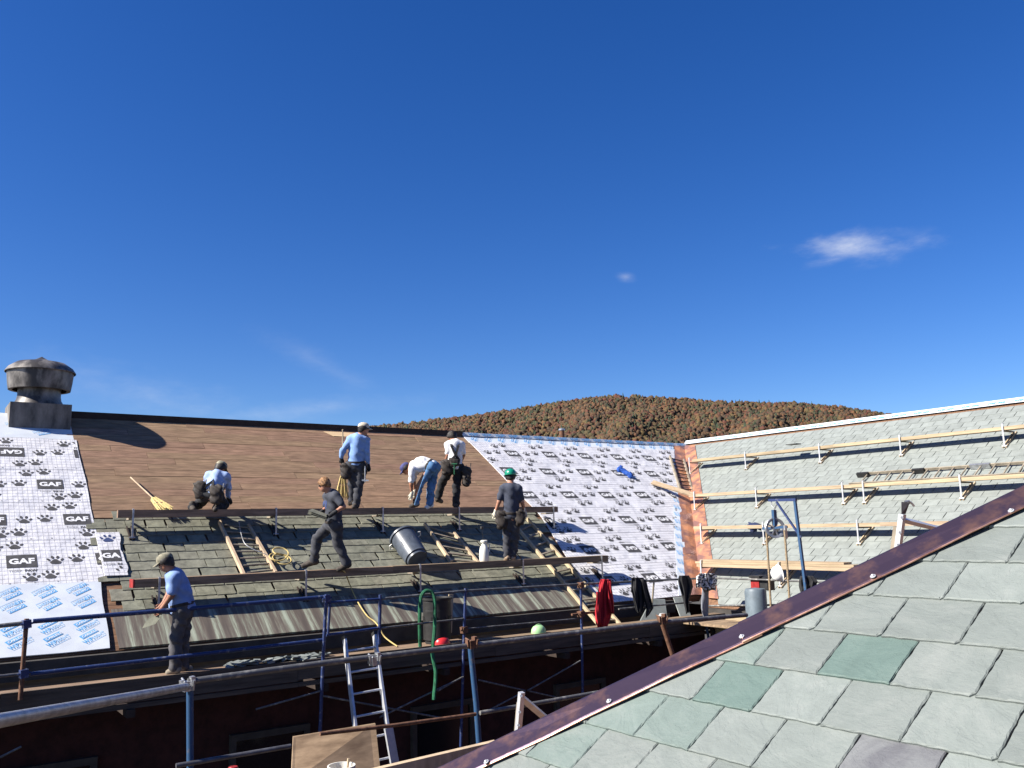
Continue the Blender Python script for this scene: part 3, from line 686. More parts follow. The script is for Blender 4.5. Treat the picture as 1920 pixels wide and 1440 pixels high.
def px_of(p):
    q = CM @ np.array(p); return 960+FPX*q[0]/q[2], 720-FPX*q[1]/q[2], q[2]
newm = [slate_mesh('new_slate', SW, EXP+0.06, 0.005, 0.006, 50+i, 5, 'slate_new') for i in range(8)]
rr = random.Random(11); slots = []
edgeB = lambda v: -(14.3+v*c_-1.34)
for k in range(31):
    v = 0.06+k*EXP
    if v > 7.72: break
    u = -3.0-(k % 2)*SW/2
    while u > edgeB(v)-0.25:
        u -= SW
        p = MBf @ Vector((u+SW/2, v+.12, 0)); x, y, d = px_of(p)
        vis = -120 < x < 1980 and y < 1440-(x-824)*0.4818+70
        if vis: slots.append((d, k, u, v))
slots.sort(); rest = MB(); cnt = 0
for i, (d, k, u, v) in enumerate(slots):
    me = newm[(i*5+k*3) % 8]; M = MBf @ T(u+rr.uniform(-.003,.003), v, rr.uniform(0,.002)) @ Matrix.Rotation(rr.gauss(0,.004), 4, 'Z')
    cut = u < edgeB(v+.1)+0.0
    x, y, dd_ = px_of(MBf @ Vector((u+SW/2, v+.12, 0)))
    if not cut and cnt < 300 and x < 1915 and y < 1440-(x-824)*0.4818: piece('slate', me, M, roofB); cnt += 1
    else:
        V = [(M @ q.co) for q in me.vertices]
        if cut:   # trimmed along the valley
            W2 = []
            for q in V:
                a = MBi @ q; a.x = max(a.x, edgeB(a.y)); W2.append(MBf @ a)
            V = W2
        rest.add(V, [tuple(p.vertices) for p in me.polygons])
tag(rest.build('slate_courses', 'slate_new', wing), kind='stuff')
# pale membrane strip along the ridge, printed blue
b = MB(); n = 40
for i in range(n+1):
    y = 20.1-(20.1+6)*i/n; w = 0.022+0.003*math.sin(i*1.3)
    q1 = MBf @ Vector((-y, 7.94, w)); q2 = MBf @ Vector((-y, VB-.02, w+.012)); q3 = MBf @ Vector((-y, VB+.02, w+.03)); b.v += [q1, q2, q3, q3+Vector((.2,0,-.12))]
b.f = [(4*i+j, 4*i+1+j, 4*i+5+j, 4*i+4+j) for i in range(n) for j in range(3)]
rc = b.build('ridge_sheet', 'wip', wing)
pb = MB(); V, F = text2d('WIP 300', 0.05, 0.0)
for k in range(36):
    y = 19.3-.62*k; pb.add([MBf @ Vector((-y+x*.095, 8.02+yy*.08, 0.042)) for x, yy in V], F)
tag(pb.build('print', 'print_blue', rc), kind='stuff')
# ------------------------------------------------------------------ copper valley between the roofs
for i in range(5):
    a, c = VA*i/5, VA*(i+1)/5+0.02; b = MB(); n = 6
    for j in range(n+1):
        v = a+(c-a)*j/n; w = 0.020+0.002*i
        wr = 0.008*math.sin(j*2.1+i); 
        ed = MA @ Vector((valA(v)-0.50, v, w)); m1 = MA @ Vector((valA(v)-0.25, v, w+.010+wr)); mid = MA @ Vector((valA(v)-0.02, v, w-.012))
        vb = v  # same height on the other slope (the planes share the valley)
        r1 = MBf @ Vector((valB(v+.226)+0.22, v+.226, w+.010-wr)); r2 = MBf @ Vector((valB(v+.226)+0.47, v+.226, w+.004))
        b.v += [ed, m1, mid, r1, r2]
    b.f = [(5*j+k, 5*j+k+1, 5*j+6+k, 5*j+5+k) for j in range(n) for k in range(4)]
    b.build('valley_sheet', 'copper_valley', wing, smooth=False)
# ------------------------------------------------------------------ NEAR BLOCK with hipped roof (roof C)
near = thing('near_hip_building', 'near slate hip roof with copper hip flashing in the lower right corner', 'building', (5, 0, GZ))
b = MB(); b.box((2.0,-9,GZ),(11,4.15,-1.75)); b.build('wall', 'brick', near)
HIP = 6.115
rs = MB(); xr = 6.6
cz = lambda x: .65*x-2.6-.028
rs.add([(1.6,-9,cz(1.6)),(1.6,HIP-1.6,cz(1.6)),(xr,HIP-xr,cz(xr)),(xr,-9,cz(xr)),(11.6,HIP-1.6,cz(1.6)),(11.6,-9,cz(1.6))], [(3,2,1,0),(2,4,1),(2,3,5,4),(0,1,4,5)])
roofC = rs.build('roof', 'substrate', near)
def onC(x, y, off=0.0): r = ray(x,y); return r*((-2.6+off)/(r[2]-0.65*r[0]))
def near_slate(u0, u1, v0, ln, seed, m, hipcut):
    """thick dressed slate with chipped edges; u0<u1, butt at v0"""
    r = random.Random(seed); g = 0.0012; pts = []
    def edge(p, q, n, amp, sp):
        o = []; ph = [r.uniform(0,6.28) for _ in range(4)]
        nx, ny = -(q[1]-p[1]), q[0]-p[0]; L = math.hypot(nx, ny); nx /= L; ny /= L
        for i in range(n):
            t_ = i/n; d = amp*(0.5+0.3*math.sin(9*t_*L/.3+ph[0])+0.25*math.sin(23*t_*L/.3+ph[1])+r.uniform(-.35,.35)); d = max(d, 0)
            if i == 0: d = 0
            o.append((p[0]+(q[0]-p[0])*t_+nx*d, p[1]+(q[1]-p[1])*t_+ny*d))
        return o
    cr = r.uniform(0.004,0.022) if r.random() < .7 else 0.003
    A_, B_, C_, D_ = (u0+g, v0), (u1-g, v0), (u1-g, v0+ln), (u0+g, v0+ln)
    pts = edge(A_, (B_[0]-cr, B_[1]), 16, 0.0035, 1)+edge((B_[0]-cr, B_[1]), (B_[0], B_[1]+cr), 2, 0.001, 1)+edge((B_[0], B_[1]+cr), C_, 18, 0.0042, 1)+edge(C_, D_, 3, 0.0, 1)+edge(D_, A_, 16, 0.004, 1)
    if hipcut:
        f = lambda p: (HIP-0.17)-(1.6+p[1]*c_)-(-p[0])      # keep f>0
        out = []
        for i in range(len(pts)):
            a, b2 = pts[i], pts[(i+1)%len(pts)]; fa, fb = f(a), f(b2)
            if fa > 0: out.append(a)
            if fa*fb < 0:
                k = fa/(fa-fb); out.append((a[0]+(b2[0]-a[0])*k, a[1]+(b2[1]-a[1])*k))
        pts = out
        if len(pts) < 4: return None
    k = len(pts); cx = sum(p[0] for p in pts)/k; cy = sum(p[1] for p in pts)/k
    th = r.uniform(0.008,0.011)
    lift = lambda v: 0.003+0.0150*(1-(v-v0)/ln)
    lo = []; hi = []; bt = []
    for i, p in enumerate(pts):
        q = pts[(i+1)%k]; o = pts[i-1]; tx, ty = q[0]-o[0], q[1]-o[1]; L = math.hypot(tx,ty) or 1; nx, ny = -ty/L, tx/L
        rightside = p[0] > u1-0.03; but = p[1] < v0+.02
        ins = (0.003+0.006*abs(math.sin(i*1.3+seed))*r.random()) if rightside else (0.0035+.003*r.random() if but else 0.0025)
        hi.append((p[0]+nx*ins, p[1]+ny*ins, lift(p[1]))); lo.append((p[0], p[1], lift(p[1])-th*r.uniform(.35,.6))); bt.append((p[0], p[1], lift(p[1])-th-.004))
    b = MB(); b.add(hi+lo+bt, [tuple(range(k))]+[(i+k,(i+1)%k+k,(i+1)%k,i) for i in range(k)]+[(i+2*k,(i+1)%k+2*k,(i+1)%k+k,i+k) for i in range(k)])
    return b.build('slate', m, roofC, M=MC)
marks = {}
for px, py, m in ((1390,1290,'slate_green'),(1640,1240,'slate_green'),(1165,1340,'slate_pale'),(1060,1395,'slate_pale'),(1290,1370,'slate_pale'),(1405,1205,'slate_pale'),(1665,1420,'slate_purple')):
    p = onC(px, py); marks[(px,py)] = (p[0], p[1], m)
rr = random.Random(5)
for n in range(-5, 12):
    v = (2.833-1.6)/c_+0.257*n; base = 2.107 if n % 2 == 0 else 1.945
    for k in range(-11, 9):
        jt = lambda q: 0.006*math.sin(q*12.9898+n*78.233); ya = base+.317*k+jt(k); yb = base+.317*(k+1)+jt(k+1)
        xm = 1.6+(v+.13)*c_
        if xm+ya > HIP-0.06 or ya < -1.3: continue
        m = 'slate_near'
        for q in marks.values():
            if ya < q[1] < yb and 1.6+v*c_ < q[0] < 1.6+(v+.257)*c_: m = q[2]
        near_slate(-yb, -ya, v, 0.257+0.07, n*101+k*7+3, m, xm+yb+.2 > HIP-.3)
# hip flashing: folded copper strip in two lengths, hemmed lower edge, screws with washers
def hp(x, s): return Vector((x, s-x, 0))
def strip(x0, x1, lift, name):
    b = MB(); n = 14
    for i in range(n+1):
        x = x0+(x1-x0)*i/n; wv = 0.0035*math.sin(i*1.1+x0)+0.002*math.sin(i*2.7)
        def P(sum_, w): X = x-(6.115-sum_)*.5; Y = sum_-X; return Vector((X, Y, .65*X-2.6))+Vector((-s_,0,c_))*w
        yy = Vector((x+.10, HIP-x+.10, .65*x-2.6-0.055))
        b.v += [yy+Vector((0,0,lift)), P(6.028,0.042+lift), P(6.012,0.044+lift), P(5.94,0.037+lift+wv), P(5.862,0.031+lift+wv), P(5.85,0.027+lift+wv)]
    b.f = [(6*i+j, 6*i+6+j, 6*i+7+j, 6*i+1+j) for i in range(n) for j in range(5)]
    ob = b.build(name, 'copper_hip', near)
    h = MB()
    pts = []
    for i in range(n+1):
        x = x0+(x1-x0)*i/n; wv = 0.0035*math.sin(i*1.1+x0)+0.002*math.sin(i*2.7); X = x-(6.115-5.847)*.5; Y = 5.847-X; pts.append(Vector((X,Y,.65*X-2.6))+Vector((-s_,0,c_))*(0.026+lift+wv))
    h.tube(pts, 0.0042, 6); h.build('hem', 'copper_edge', ob)
    return ob
pj = onC(1378, 1180)[0]
s1 = strip(1.35, pj+0.10, 0.0, 'hip_flashing'); s2 = strip(pj+0.04, 6.6, 0.005, 'hip_flashing')
for px, py in ((1896,958),(1637,1081),(1391,1194),(1142,1315),(912,1429)):
    p = vec(onC(px, py, 0.045)); b = MB(); nrm = Vector((-s_,0,c_)); F_ = frame(p-nrm*0.012, (0,1,0), z=nrm)
    b.lathe([(0.0001,0.012),(0.013,0.012),(0.013,0.0155),(0.007,0.016),(0.007,0.021),(0.0035,0.0235),(0.0001,0.024)], F_, 10)
    b.build('screw', 'alu', s2 if px > 1378 else s1, smooth=False)
# ------------------------------------------------------------------ roof jacks and planks
def jack_spec(woodm, sm, y0=-.10):
    L = 0.52; y1, z1 = L*c_, -L*s_
    b = MB()
    for sx in (-.033,.033): b.bar((sx,-y0*-1*c_,-y0*s_+.032),(sx,y1+.04*c_,z1-.04*s_+.032), 0.020, 0.04, up=(0,s_,c_))
    bar1 = ('slope_bar', b.mesh('slope_bar'), woodm)
    b = MB(); b.bar((0,-.02,.082),(0,y1+.01,.082), 0.035, 0.03); arm = ('arm', b.mesh('arm'), 'wood_grey' if woodm != 'galv' else 'steel_dark')
    b = MB(); b.bar((0,y1-.25,z1+.16),(0,y1-.02,z1+.04), 0.02, 0.03); brace = ('brace', b.mesh('brace'), 'steel_dark')
    b = MB(); b.bar((0,y1+.022,z1+.03),(0,y1+.022,.235), 0.030, 0.016, up=(0,1,0)); b.bar((0,y1+.022,.235),(0,y1-.03,.245), 0.030, 0.014)
    strut = ('strut', b.mesh('strut'), sm)
    b = MB(); b.tube([(-.05,y1+.02,z1+.045),(.05,y1+.02,z1+.045)], 0.012, 8); bolt = ('bolt', b.mesh('bolt'), 'galv')
    out = []
    for n, me, mm in (bar1, arm, brace, strut, bolt):
        me.materials.append(MT[mm]); out.append((n, me))
    return out
JA, JB = jack_spec('dark_wood', 'galv', .16), jack_spec('wood_pale', 'alu')
def inst(spec, name, label, cat, M, group=None):
    t = thing(name, label, cat, M=M, group=group)
    for n, me in spec: link(bpy.data.objects.new(n, me), M, t)
    return t
OFF = 0.65*0.43+0.10
def levelA(x0, y0, x1, y1):
    a, b = onA(x0,y0,OFF), onA(x1,y1,OFF); return (a[1]+b[1])/2, (a[2]+b[2])/2
PT = 0.128
def plankA(xa, xb, Y, Z, label, dz=0.0, m='plank_old', group=None, th=PT, skew=0.0):
    b = MB(); b.box((0,0,0),(xb-xa,0.26,th)); b.v = [(x+(0.03 if (y > .1) else 0), y, z) for x, y, z in b.v]
    o = b.build('roof_plank', m, None, M=T(xa, Y, Z+dz)); return tag(o, label, 'plank', group)
Y1, Z1 = levelA(221,972,1010,960); Y2, Z2 = levelA(260,1105,1130,1052)
xA = lambda px, py, Y: atY(px, py, Y)[0]
plankA(xA(221,966,Y1), xA(690,962,Y1), Y1, Z1, 'long weathered plank on the upper row under the kneeling man', group='planks on the stripped roof')
plankA(xA(672,953,Y1), xA(1046,956,Y1), Y1-.005, Z1, 'weathered plank on the upper row under the bending man in jeans', dz=0.006, group='planks on the stripped roof')
plankA(xA(250,1098,Y2), xA(748,1066,Y2), Y2, Z2, 'long weathered plank with red end on the lower row under the sunglasses man', group='planks on the stripped roof')
plankA(xA(737,1062,Y2), xA(1140,1048,Y2), Y2-.005, Z2, 'weathered plank on the lower row under the man in green hard hat', dz=0.006, group='planks on the stripped roof')
b = MB(); b.box((-.006,-.003,.003),(0.018,0.263,PT+.002)); b.build('painted_end', 'red_paint', bpy.data.objects['roof_plank.002'], M=T(xA(250,1098,Y2), Y2, Z2))
ORD = ['first','second','third','fourth','fifth']
for (pxs, py, Y, Z, row) in (((249,517,717,860,1037), 968, Y1, Z1, 'upper'), ((299,573,787,980,1128), 1080, Y2, Z2, 'lower')):
    for i, px in enumerate(pxs):
        x = xA(px, py, Y)
        M = fmat((x, Y+.43, Z-.10), (-1,0,0), (0,-1,0), (0,0,1))
        inst(JA, 'roof_jack', f'{ORD[i]} grey roof jack from the left under the {row} weathered plank row', 'roof jack', M, 'roof jacks on the stripped roof')
rowsB = []
def levelB(x0, y0, x1, y1):
    a, b = onB(x0,y0,OFF), onB(x1,y1,OFF); return (a[0]+b[0])/2, (a[2]+b[2])/2
LB = [levelB(1300,864,1915,806), levelB(1300,929,1915,900), levelB(1311,992,1683,987), levelB(1312,1062,1560,1071)]
def plankB(pa, pb, lv, label, dz=0.0, th=0.075, inn=0.0, w=0.26, m='plank_new'):
    X, Z = LB[lv]; ya, yb = atX(*pa, X)[1], atX(*pb, X)[1]
    b = MB(); b.box((0,0,0),(w, ya-yb, th)); return tag(b.build('roof_plank', m, None, M=T(X+inn, yb, Z+dz)), label, 'plank', 'planks on the right wing')
plankB((1297,862),(1572,835),0,'pale plank on the top row beside the valley on the right wing')
plankB((1562,836),(2000,796),0,'long pale plank on the top row of the right wing running out of frame', dz=.004, inn=-.004)
plankB((1291,926),(1612,908),1,'pale plank on the second row from the ridge ending at the paired jacks')
plankB((1596,910),(2000,895),1,'long pale plank on the second row under the lying ladder', dz=.004, inn=-.004)
plankB((1300,988),(1690,982),2,'pale plank on the third row behind the hoist pulley')
plankB((1650,982),(1785,979),2,'short pale plank end on the third row behind the near metal bracket', dz=.005, inn=-.004)
plankB((1306,1060),(1640,1072),3,'lower thick plank of the stack on the bottom row of the right wing', th=.07)
plankB((1303,1056),(1600,1064),3,'middle plank of the stack on the bottom row of the right wing', dz=.074, th=.045, inn=.012)
plankB((1310,1048),(1580,1055),3,'topmost thin plank of the stack on the bottom row of the right wing', dz=.122, th=.04, inn=.03)
for lv, pxs, py, nm in ((0,(1293,1398,1538,1691,1887),855,'top'), (1,(1302,1418,1581,1620,1803),920,'second'), (2,(1315,1432,1609),990,'third'), (3,(1316,1462),1068,'bottom')):
    X, Z = LB[lv]
    for i, px in enumerate(pxs):
        y = atX(px, py, X)[1]; M = fmat((X+.43, y, Z-.10), (0,1,0), (-1,0,0), (0,0,1))
        inst(JB, 'roof_jack', f'{ORD[i]} wood and metal roof jack from the valley under the {nm} plank row', 'roof jack', M, 'roof jacks on the right wing')
# ------------------------------------------------------------------ roof ventilator and far flue
vt = thing('roof_ventilator', 'big weathered round metal ventilator on a square base at the left end of the ridge', 'ventilator', (2.05,20.0,2.0))
b = MB(); b.box((1.50,19.46,1.2),(2.60,20.54,2.70)); b.build('base', 'concrete', vt)
VC = Matrix.Translation((2.05,20.0,0))
b = MB(); b.lathe([(0.0,2.72),(0.47,2.71),(0.46,2.74),(0.415,2.82),(0.40,2.90),(0.40,3.30)], VC, 40); b.build('neck', 'vent_metal', vt, smooth=True)
b = MB(); b.lathe([(0.50,3.03),(0.575,3.03),(0.60,3.20),(0.62,3.41),(0.61,3.41),(0.575,3.06)], VC, 48); b.build('wind_band', 'vent_metal', vt, smooth=True)
b = MB(); b.lathe([(0.655,3.395),(0.66,3.41),(0.60,3.50),(0.46,3.60),(0.20,3.655),(0.12,3.68),(0.0,3.75)], VC, 48); b.build('cap', 'vent_metal', vt, smooth=True)
b = MB(); b.box((1.44,19.40,2.02),(2.66,20.60,2.09)); b.build('base_flashing', 'vent_metal', vt)
fp = atY(1053, 802, 21.6); fl_ = thing('flue_pipe', 'small round flue pipe poking above the ridge of the white membrane', 'flue', (fp[0],fp[1],fp[2]-1.4))
b = MB(); FM = Matrix.Translation((fp[0],fp[1],fp[2]-1.4)); b.lathe([(.085,0),(.085,1.34)], FM, 16); b.build('pipe', 'rust', fl_, smooth=True)
b = MB(); b.lathe([(.0,1.31),(.105,1.31),(.105,1.36),(.0,1.40)], FM, 16); b.build('collar', 'galv', fl_, smooth=True)
# ------------------------------------------------------------------ scaffold along the eave
SY = 12.6
sc = thing('eave_scaffold', 'blue pipe scaffold with board deck along the eave of the long roof', 'scaffold', (6,12.6,GZ))
def tb(name, pts, r, m, par, Y=SY):
    b = MB(); b.tube([atY(x, y, Y) if len(q) == 0 else atY(x, y, q[0]) for x, y, *q in pts], r, 10); return b.build(name, m, par, smooth=True)
tb('guard_rail', [(62,1165),(340,1142.5),(612,1119)], .030, 'blue_paint', sc)
tb('guard_rail', [(-60,1180),(50,1168)], .027, 'pipe_grey', sc)
tb('guard_rail', [(57,1264),(330,1232),(604,1200)], .027, 'blue_paint', sc)
tb('guard_rail', [(-60,1274),(44,1263)], .018, 'steel_dark', sc)
tb('post', [(50,1160),(38,1312)], .028, 'rust', sc)
tb('post', [(612,1114),(606,1230),(599,1400)], .026, 'blue_paint', sc, SY-.03)
tb('post', [(619,1126),(615,1192)], .020, 'blue_paint', sc)
tb('post', [(713,1115),(711,1208)], .026, 'blue_paint', sc)
tb('frame_rail', [(612,1130),(713,1123)], .020, 'blue_paint', sc)
tb('frame_rail', [(612,1191),(712,1177)], .020, 'blue_paint', sc)
tb('guard_rail', [(713,1123),(869,1108),(1090,1095),(1342,1083)], .019, 'pipe_grey', sc)
tb('guard_rail', [(712,1178),(869,1160)], .016, 'pipe_grey', sc)
tb('guard_rail', [(874,1179),(1082,1160)], .012, 'pipe_grey', sc)
tb('guard_rail', [(1072,1152.5),(1150,1144)], .022, 'rust', sc)
tb('guard_rail', [(1160,1142),(1296,1129)], .017, 'pipe_grey', sc)
tb('post', [(873,1103),(869,1222),(864,1400)], .024, 'blue_paint', sc)
tb('post', [(1089,1091),(1091,1200),(1093,1330)], .024, 'blue_paint', sc)
tb('post', [(1226,1092),(1222,1138)], .019, 'wood_grey', sc)
tb('post', [(1321,1150),(1329,1200)], .028, 'blue_light', sc)
for x, y in ((612,1122),(1089,1097),(1089,1151),(870,1181),(50,1170),(45,1263)):
    p = vec(atY(x,y,SY-.02)); b = MB(); b.box((-.045,-.045,-.05),(.045,.05,.05), frame(p, (1,.15,.1))); b.tube([p+Vector((-.07,-.03,0)),p+Vector((.07,-.03,.01))], .014, 6); b.build('coupler', 'rust' if x > 800 else 'blue_paint', sc)
for q in ([(989,1295),(1088,1239)],[(897,1275),(985,1295)],[(992,1296),(1063,1312)],[(914,1333),(985,1296)],[(820,1296),(866,1270)],[(606,1305),(837,1348)],[(712,1345),(869,1269)],[(480,1330),(600,1296)],[(0,1420),(40,1400)]):
    tb('brace', q, .014, 'pipe_grey', sc, SY-.08)
u = -3.0; k = 0
for x1 in (1.1, 4.9, 8.4, 12.0, 14.3):
    for j in range(1):
        b = MB(); b.box((u+.004, 12.73+.26*j, -1.925-.006*(k%2)), (x1-.004, 12.985+.26*j, -1.875-.006*(k%2))); b.build('deck_board', 'plank_old', sc); k += 1
    b = MB(); b.box((u+.003, 12.68, -2.16+.01*(k%3)),(x1-.003, 12.722, -1.868)); b.build('edge_board', 'plank_shaded', sc); k += 1
    b = MB(); b.box((u+.003, 12.665, -2.235),(x1-.003, 12.72, -2.175)); b.build('ledger', 'plank_shaded', sc)
    u = x1
for x in (0.2, 2.6, 5.3, 7.4, 9.9, 12.2):
    b = MB(); b.box((x-.05,12.6,-2.34),(x+.05,14.2,-2.24)); b.build('bearer', 'dark_wood', sc)
b = MB(); b.box((6.4,12.995,-1.93),(8.0,13.25,-1.88)); b.build('deck_board', 'plank_old', sc)
# corner deck that carries the hoist and the jackets
b = MB(); b.box((12.9,9.2,-1.98),(14.1,12.72,-1.93)); b.build('deck_board', 'plank_old', sc)
XB = 13.0
def tx(name, pts, r, m, par, X=XB):
    b = MB(); b.tube([atX(x, y, X) for x, y in pts], r, 10); return b.build(name, m, par, smooth=True)
tx('guard_rail', [(1342,1084),(1460,1088),(1640,1096)], .018, 'pipe_grey', sc)
tx('guard_rail', [(1330,1136),(1480,1134)], .018, 'pipe_grey', sc)
# ------------------------------------------------------------------ near scaffold pipes in the courtyard
NY = 6.87
ns = thing('courtyard_scaffold', 'nearer scaffold of galvanised rails and leaning blue posts across the dark courtyard', 'scaffold', (4,6.8,GZ))
tb('rail', [(352,1278),(610,1243),(885,1210),(1242,1167),(1400,1153)], .024, 'pipe_grey', ns, NY)
b = MB(); b.tube([atY(352,1287,NY), atD(-60,1362,2.95)], .027, 12); b.build('rail', 'galv', ns, smooth=True)
tb('post', [(356,1288),(357,1560)], .026, 'blue_light', ns, NY+.03)
tb('post', [(881,1204),(893,1320),(904,1480)], .026, 'blue_light', ns, NY+.05)
tb('post', [(1241,1166),(1272,1262)], .027, 'rust', ns, NY+.05)
tb('rail', [(600,1376),(740,1360),(892,1339)], .016, 'rust', ns, NY)
tb('rail', [(900,1337),(1130,1297)], .020, 'pipe_grey', ns, NY)
tb('rail', [(330,1436),(545,1399)], .018, 'steel_dark', ns, NY)
for x, y in ((352,1286),(884,1208),(1241,1163),(702,1239)):
    p = vec(atY(x,y,NY-.01)); b = MB(); F_ = frame(p, (1,.1,.1))
    b.box((-.035,-.032,-.035),(.035,.032,.035), F_); b.box((-.055,-.02,-.012),(-.03,.02,.05), F_); b.box((.02,-.03,.02),(.05,.02,.062), F_); b.tube([p+Vector((-.03,-.04,.03)),p+Vector((-.03,.05,.05))], .009, 6); b.tube([p+Vector((.03,-.04,-.03)),p+Vector((.03,-.06,.045))], .009, 6)
    b.build('coupler', 'galv' if x < 800 else 'rust', ns)
b = MB(); a, c2 = vec(atY(690,1466,5.3)), vec(atY(930,1408,5.3)); b.bar(a, c2, .05, .14); b.build('toe_board', 'wood_pale', ns)
b = MB(); b.box((1.2,5.35,-2.05),(7.0,6.9,-2.0)) ; b.v = [(x,y,z-1.6) for x,y,z in b.v]; b.build('deck_board', 'plank_old', ns)
# ------------------------------------------------------------------ ladders
def ladder(label, a0, a1, b0, b1, nr, rr_, m, rail=(0.045,0.07), name='ladder', up=(0,-s_,c_), rung='tube', rm=None, f0=0.06, f1=0.94):
    """two rails a0-a1, b0-b1 (world points), nr rungs"""
    a0, a1, b0, b1 = map(vec, (a0,a1,b0,b1)); t = thing(name, label, 'ladder', (a0+b0)/2, group=None)
    for p, q in ((a0,a1),(b0,b1)):
        b = MB(); b.bar(p, q, rail[0], rail[1], up=up); b.build('rail', m, t)
    for i in range(nr):
        f = f0+(f1-f0)*i/(nr-1); p, q = a0.lerp(a1,f), b0.lerp(b1,f); b = MB()
        if rung == 'tube': b.tube([p,q], rr_, 8)
        else: b.bar(p, q, rr_*2.2, rr_*1.6, up=up)
        b.build('rung', rm or m, t)
    return t
o = 0.075
def lA(label, L0, L1, R0, R1, nr, m='wood_pale', **k): return ladder(label, onA(*L0,o), onA(*L1,o), onA(*R0,o), onA(*R1,o), nr, .016, m, **k)
lA('wooden roof ladder on the slates left of the sunglasses man', (411,978), (459,1082), (466,985), (517,1074), 8, 'wood_pale', rm='wood_grey')
lA('short wooden roof ladder between the tilted grey barrel and the white bottle', (796,982), (846,1054), (851,1000), (898,1057), 6, 'wood_pale', rm='wood_grey', rung='bar')
lA('long wooden ladder reaching from the scaffold deck up past the lower plank', (966,985), (1127,1176), (989,973), (1167,1176), 11, 'wood_pale', rm='wood_grey', rung='bar')
lA('old grey wooden ladder lying in the copper valley', (1256,855), (1276,921), (1282,862), (1299,922), 9, 'wood_grey', rm='dark_wood')
p0, p1 = vec(onB(1608,889,.09)), vec(onB(2010,861,.09)); dn = Vector((-c_,0,-s_))*0.44
lt = ladder('grey aluminium ladder lying along the second plank row of the right wing', p0, p1, p0+dn, p1+dn, 15, .016, 'wood_grey', rail=(.03,.06), up=(-s_,0,c_), rung='tube', rm='wood_grey')
for px, py, ln in ((1618,890,.30),(1722,883,.28),(1838,874,.42)):
    q = vec(onB(px,py,.09)); b = MB(); b.bar(q-Vector((0,ln/2,0)), q+Vector((0,ln/2,0)), .06, .11, up=(-s_,0,c_)); b.build('foot' if px < 1650 else 'sleeve', 'can_black' if px < 1800 else 'galv', lt)
TL, TR, BR = vec(atY(646,1199,12.5)), vec(atY(702,1191,12.5)), vec(atY(737,1440,11.6)); BL = BR+(TL-TR)
dL = (BR-TR)*0.35
al = ladder('aluminium extension ladder rising from the courtyard to the scaffold deck', TL, BL+dL, TR, BR+dL, 8, .017, 'alu', rail=(.035,.085), up=(0,-1,0), f0=.07, f1=.93)
b = MB(); q0, q1 = vec(atY(728,1364,11.45)), vec(atY(745,1460,11.35)); b.bar(q0, q1, .12, .05, up=(0,-1,0)); b.build('rail', 'alu', al)
for p in (TL, TR):
    b = MB(); b.bar(p, p+(TR-BR).normalized()*.05, .05, .10, up=(0,-1,0)); b.build('end_cap', 'can_black', al)
# ------------------------------------------------------------------ brooms
def fan(p0, p1, w0, w1, side, thick, m, par):
    """bristle head: flat flared bundle of straws"""
    p0, p1 = vec(p0), vec(p1); ax = (p1-p0); L = ax.length; ax.normalize(); side = vec(side); side = (side-ax*side.dot(ax)).normalized(); nrm = ax.cross(side)
    b = MB(); r = random.Random(9); n = 46
    for i in range(n):
        f = (i+.5)/n*2-1; h = r.uniform(-1,1)
        a = p0+side*(f*w0/2)+nrm*(h*thick*.5); bend = (abs(f)**1.5)*.15
        mid = p0+ax*(L*.5)+side*(f*(w0*.4+w1*.6)/2)+nrm*(h*thick*.6); e = p0+ax*(L*r.uniform(.88,1.04)-bend*L*.3)+side*(f*w1/2)+nrm*(h*thick*.7)
        b.tube([a,mid,e], [.011,.010,.005], 5)
    return b.build('bristles', m, par)
def broom(label, h0, h1, e, side):
    h0, h1, e = vec(h0), vec(h1), vec(e); t = thing('broom', label, 'broom', e)
    b = MB(); b.tube([h0,h1], .014, 8); b.build('handle', 'wood_pale', t, smooth=True)
    fb = fan(h1-(e-h1)*.05, e, .09, .27, side, .06, 'straw', t)
    b = MB(); k = h1.lerp(e,.35); sd = (vec(side)).normalized(); b.tube([k-sd*.085,k+sd*.085], .034, 8); b.build('binding', 'straw_bind', t)
    return t
broom('straw broom leaning on the bare boards at the left plank end', onA(245,895,.10), onA(289,936,.16), onA(315,958,.20), (1,0,0))
# ------------------------------------------------------------------ barrels, bottle, hats, cord
def barrel(label, M, m, h=.68, r0=.20, r1=.265, handles=True, name='trash_barrel'):
    t = thing(name, label, 'barrel', M=M); b = MB()
    b.lathe([(0,.012),(r0*.85,.012),(r0*.88,0),(r0,0.0),(r0*.3+r1*.7-.008,h*.70),(r0*.3+r1*.7+.002,h*.71),(r0*.28+r1*.72,h*.74),(r1-.012,h*.965),(r1-.012,h*.90)], M, 36); b.build('body', m, t, smooth=True)
    b = MB(); b.lathe([(r1-.014,h-.035),(r1+.014,h-.035),(r1+.016,h),(r1-.006,h),(r1-.012,h-.03),(r0+.03,.06),(0,.05)], M, 36); b.build('rim', m, t, smooth=True)
    for k in range(6):
        a = k*math.pi/3+.3; b = MB()
        for aa in (a-.34,a+.34):
            b.bar(M @ Vector(((r0+.010)*math.cos(aa),(r0+.010)*math.sin(aa),h*.12)), M @ Vector((((r0+r1)/2+.012)*math.cos(aa),((r0+r1)/2+.012)*math.sin(aa),h*.60)), .014, .012)
        b.build('rib', m, t)
    if handles:
        for s in (0, math.pi):
            b = MB(); c0 = Vector(((r1+.012)*math.cos(s),(r1+.012)*math.sin(s),h*.82)); tg = Vector((-math.sin(s),math.cos(s),0)); out = Vector((math.cos(s),math.sin(s),0))
            b.tube([M @ (c0-tg*.07), M @ (c0-tg*.05+out*.05), M @ (c0+tg*.05+out*.05), M @ (c0+tg*.07)], .013, 6); b.build('handle', 'white_plastic', t)
    return t
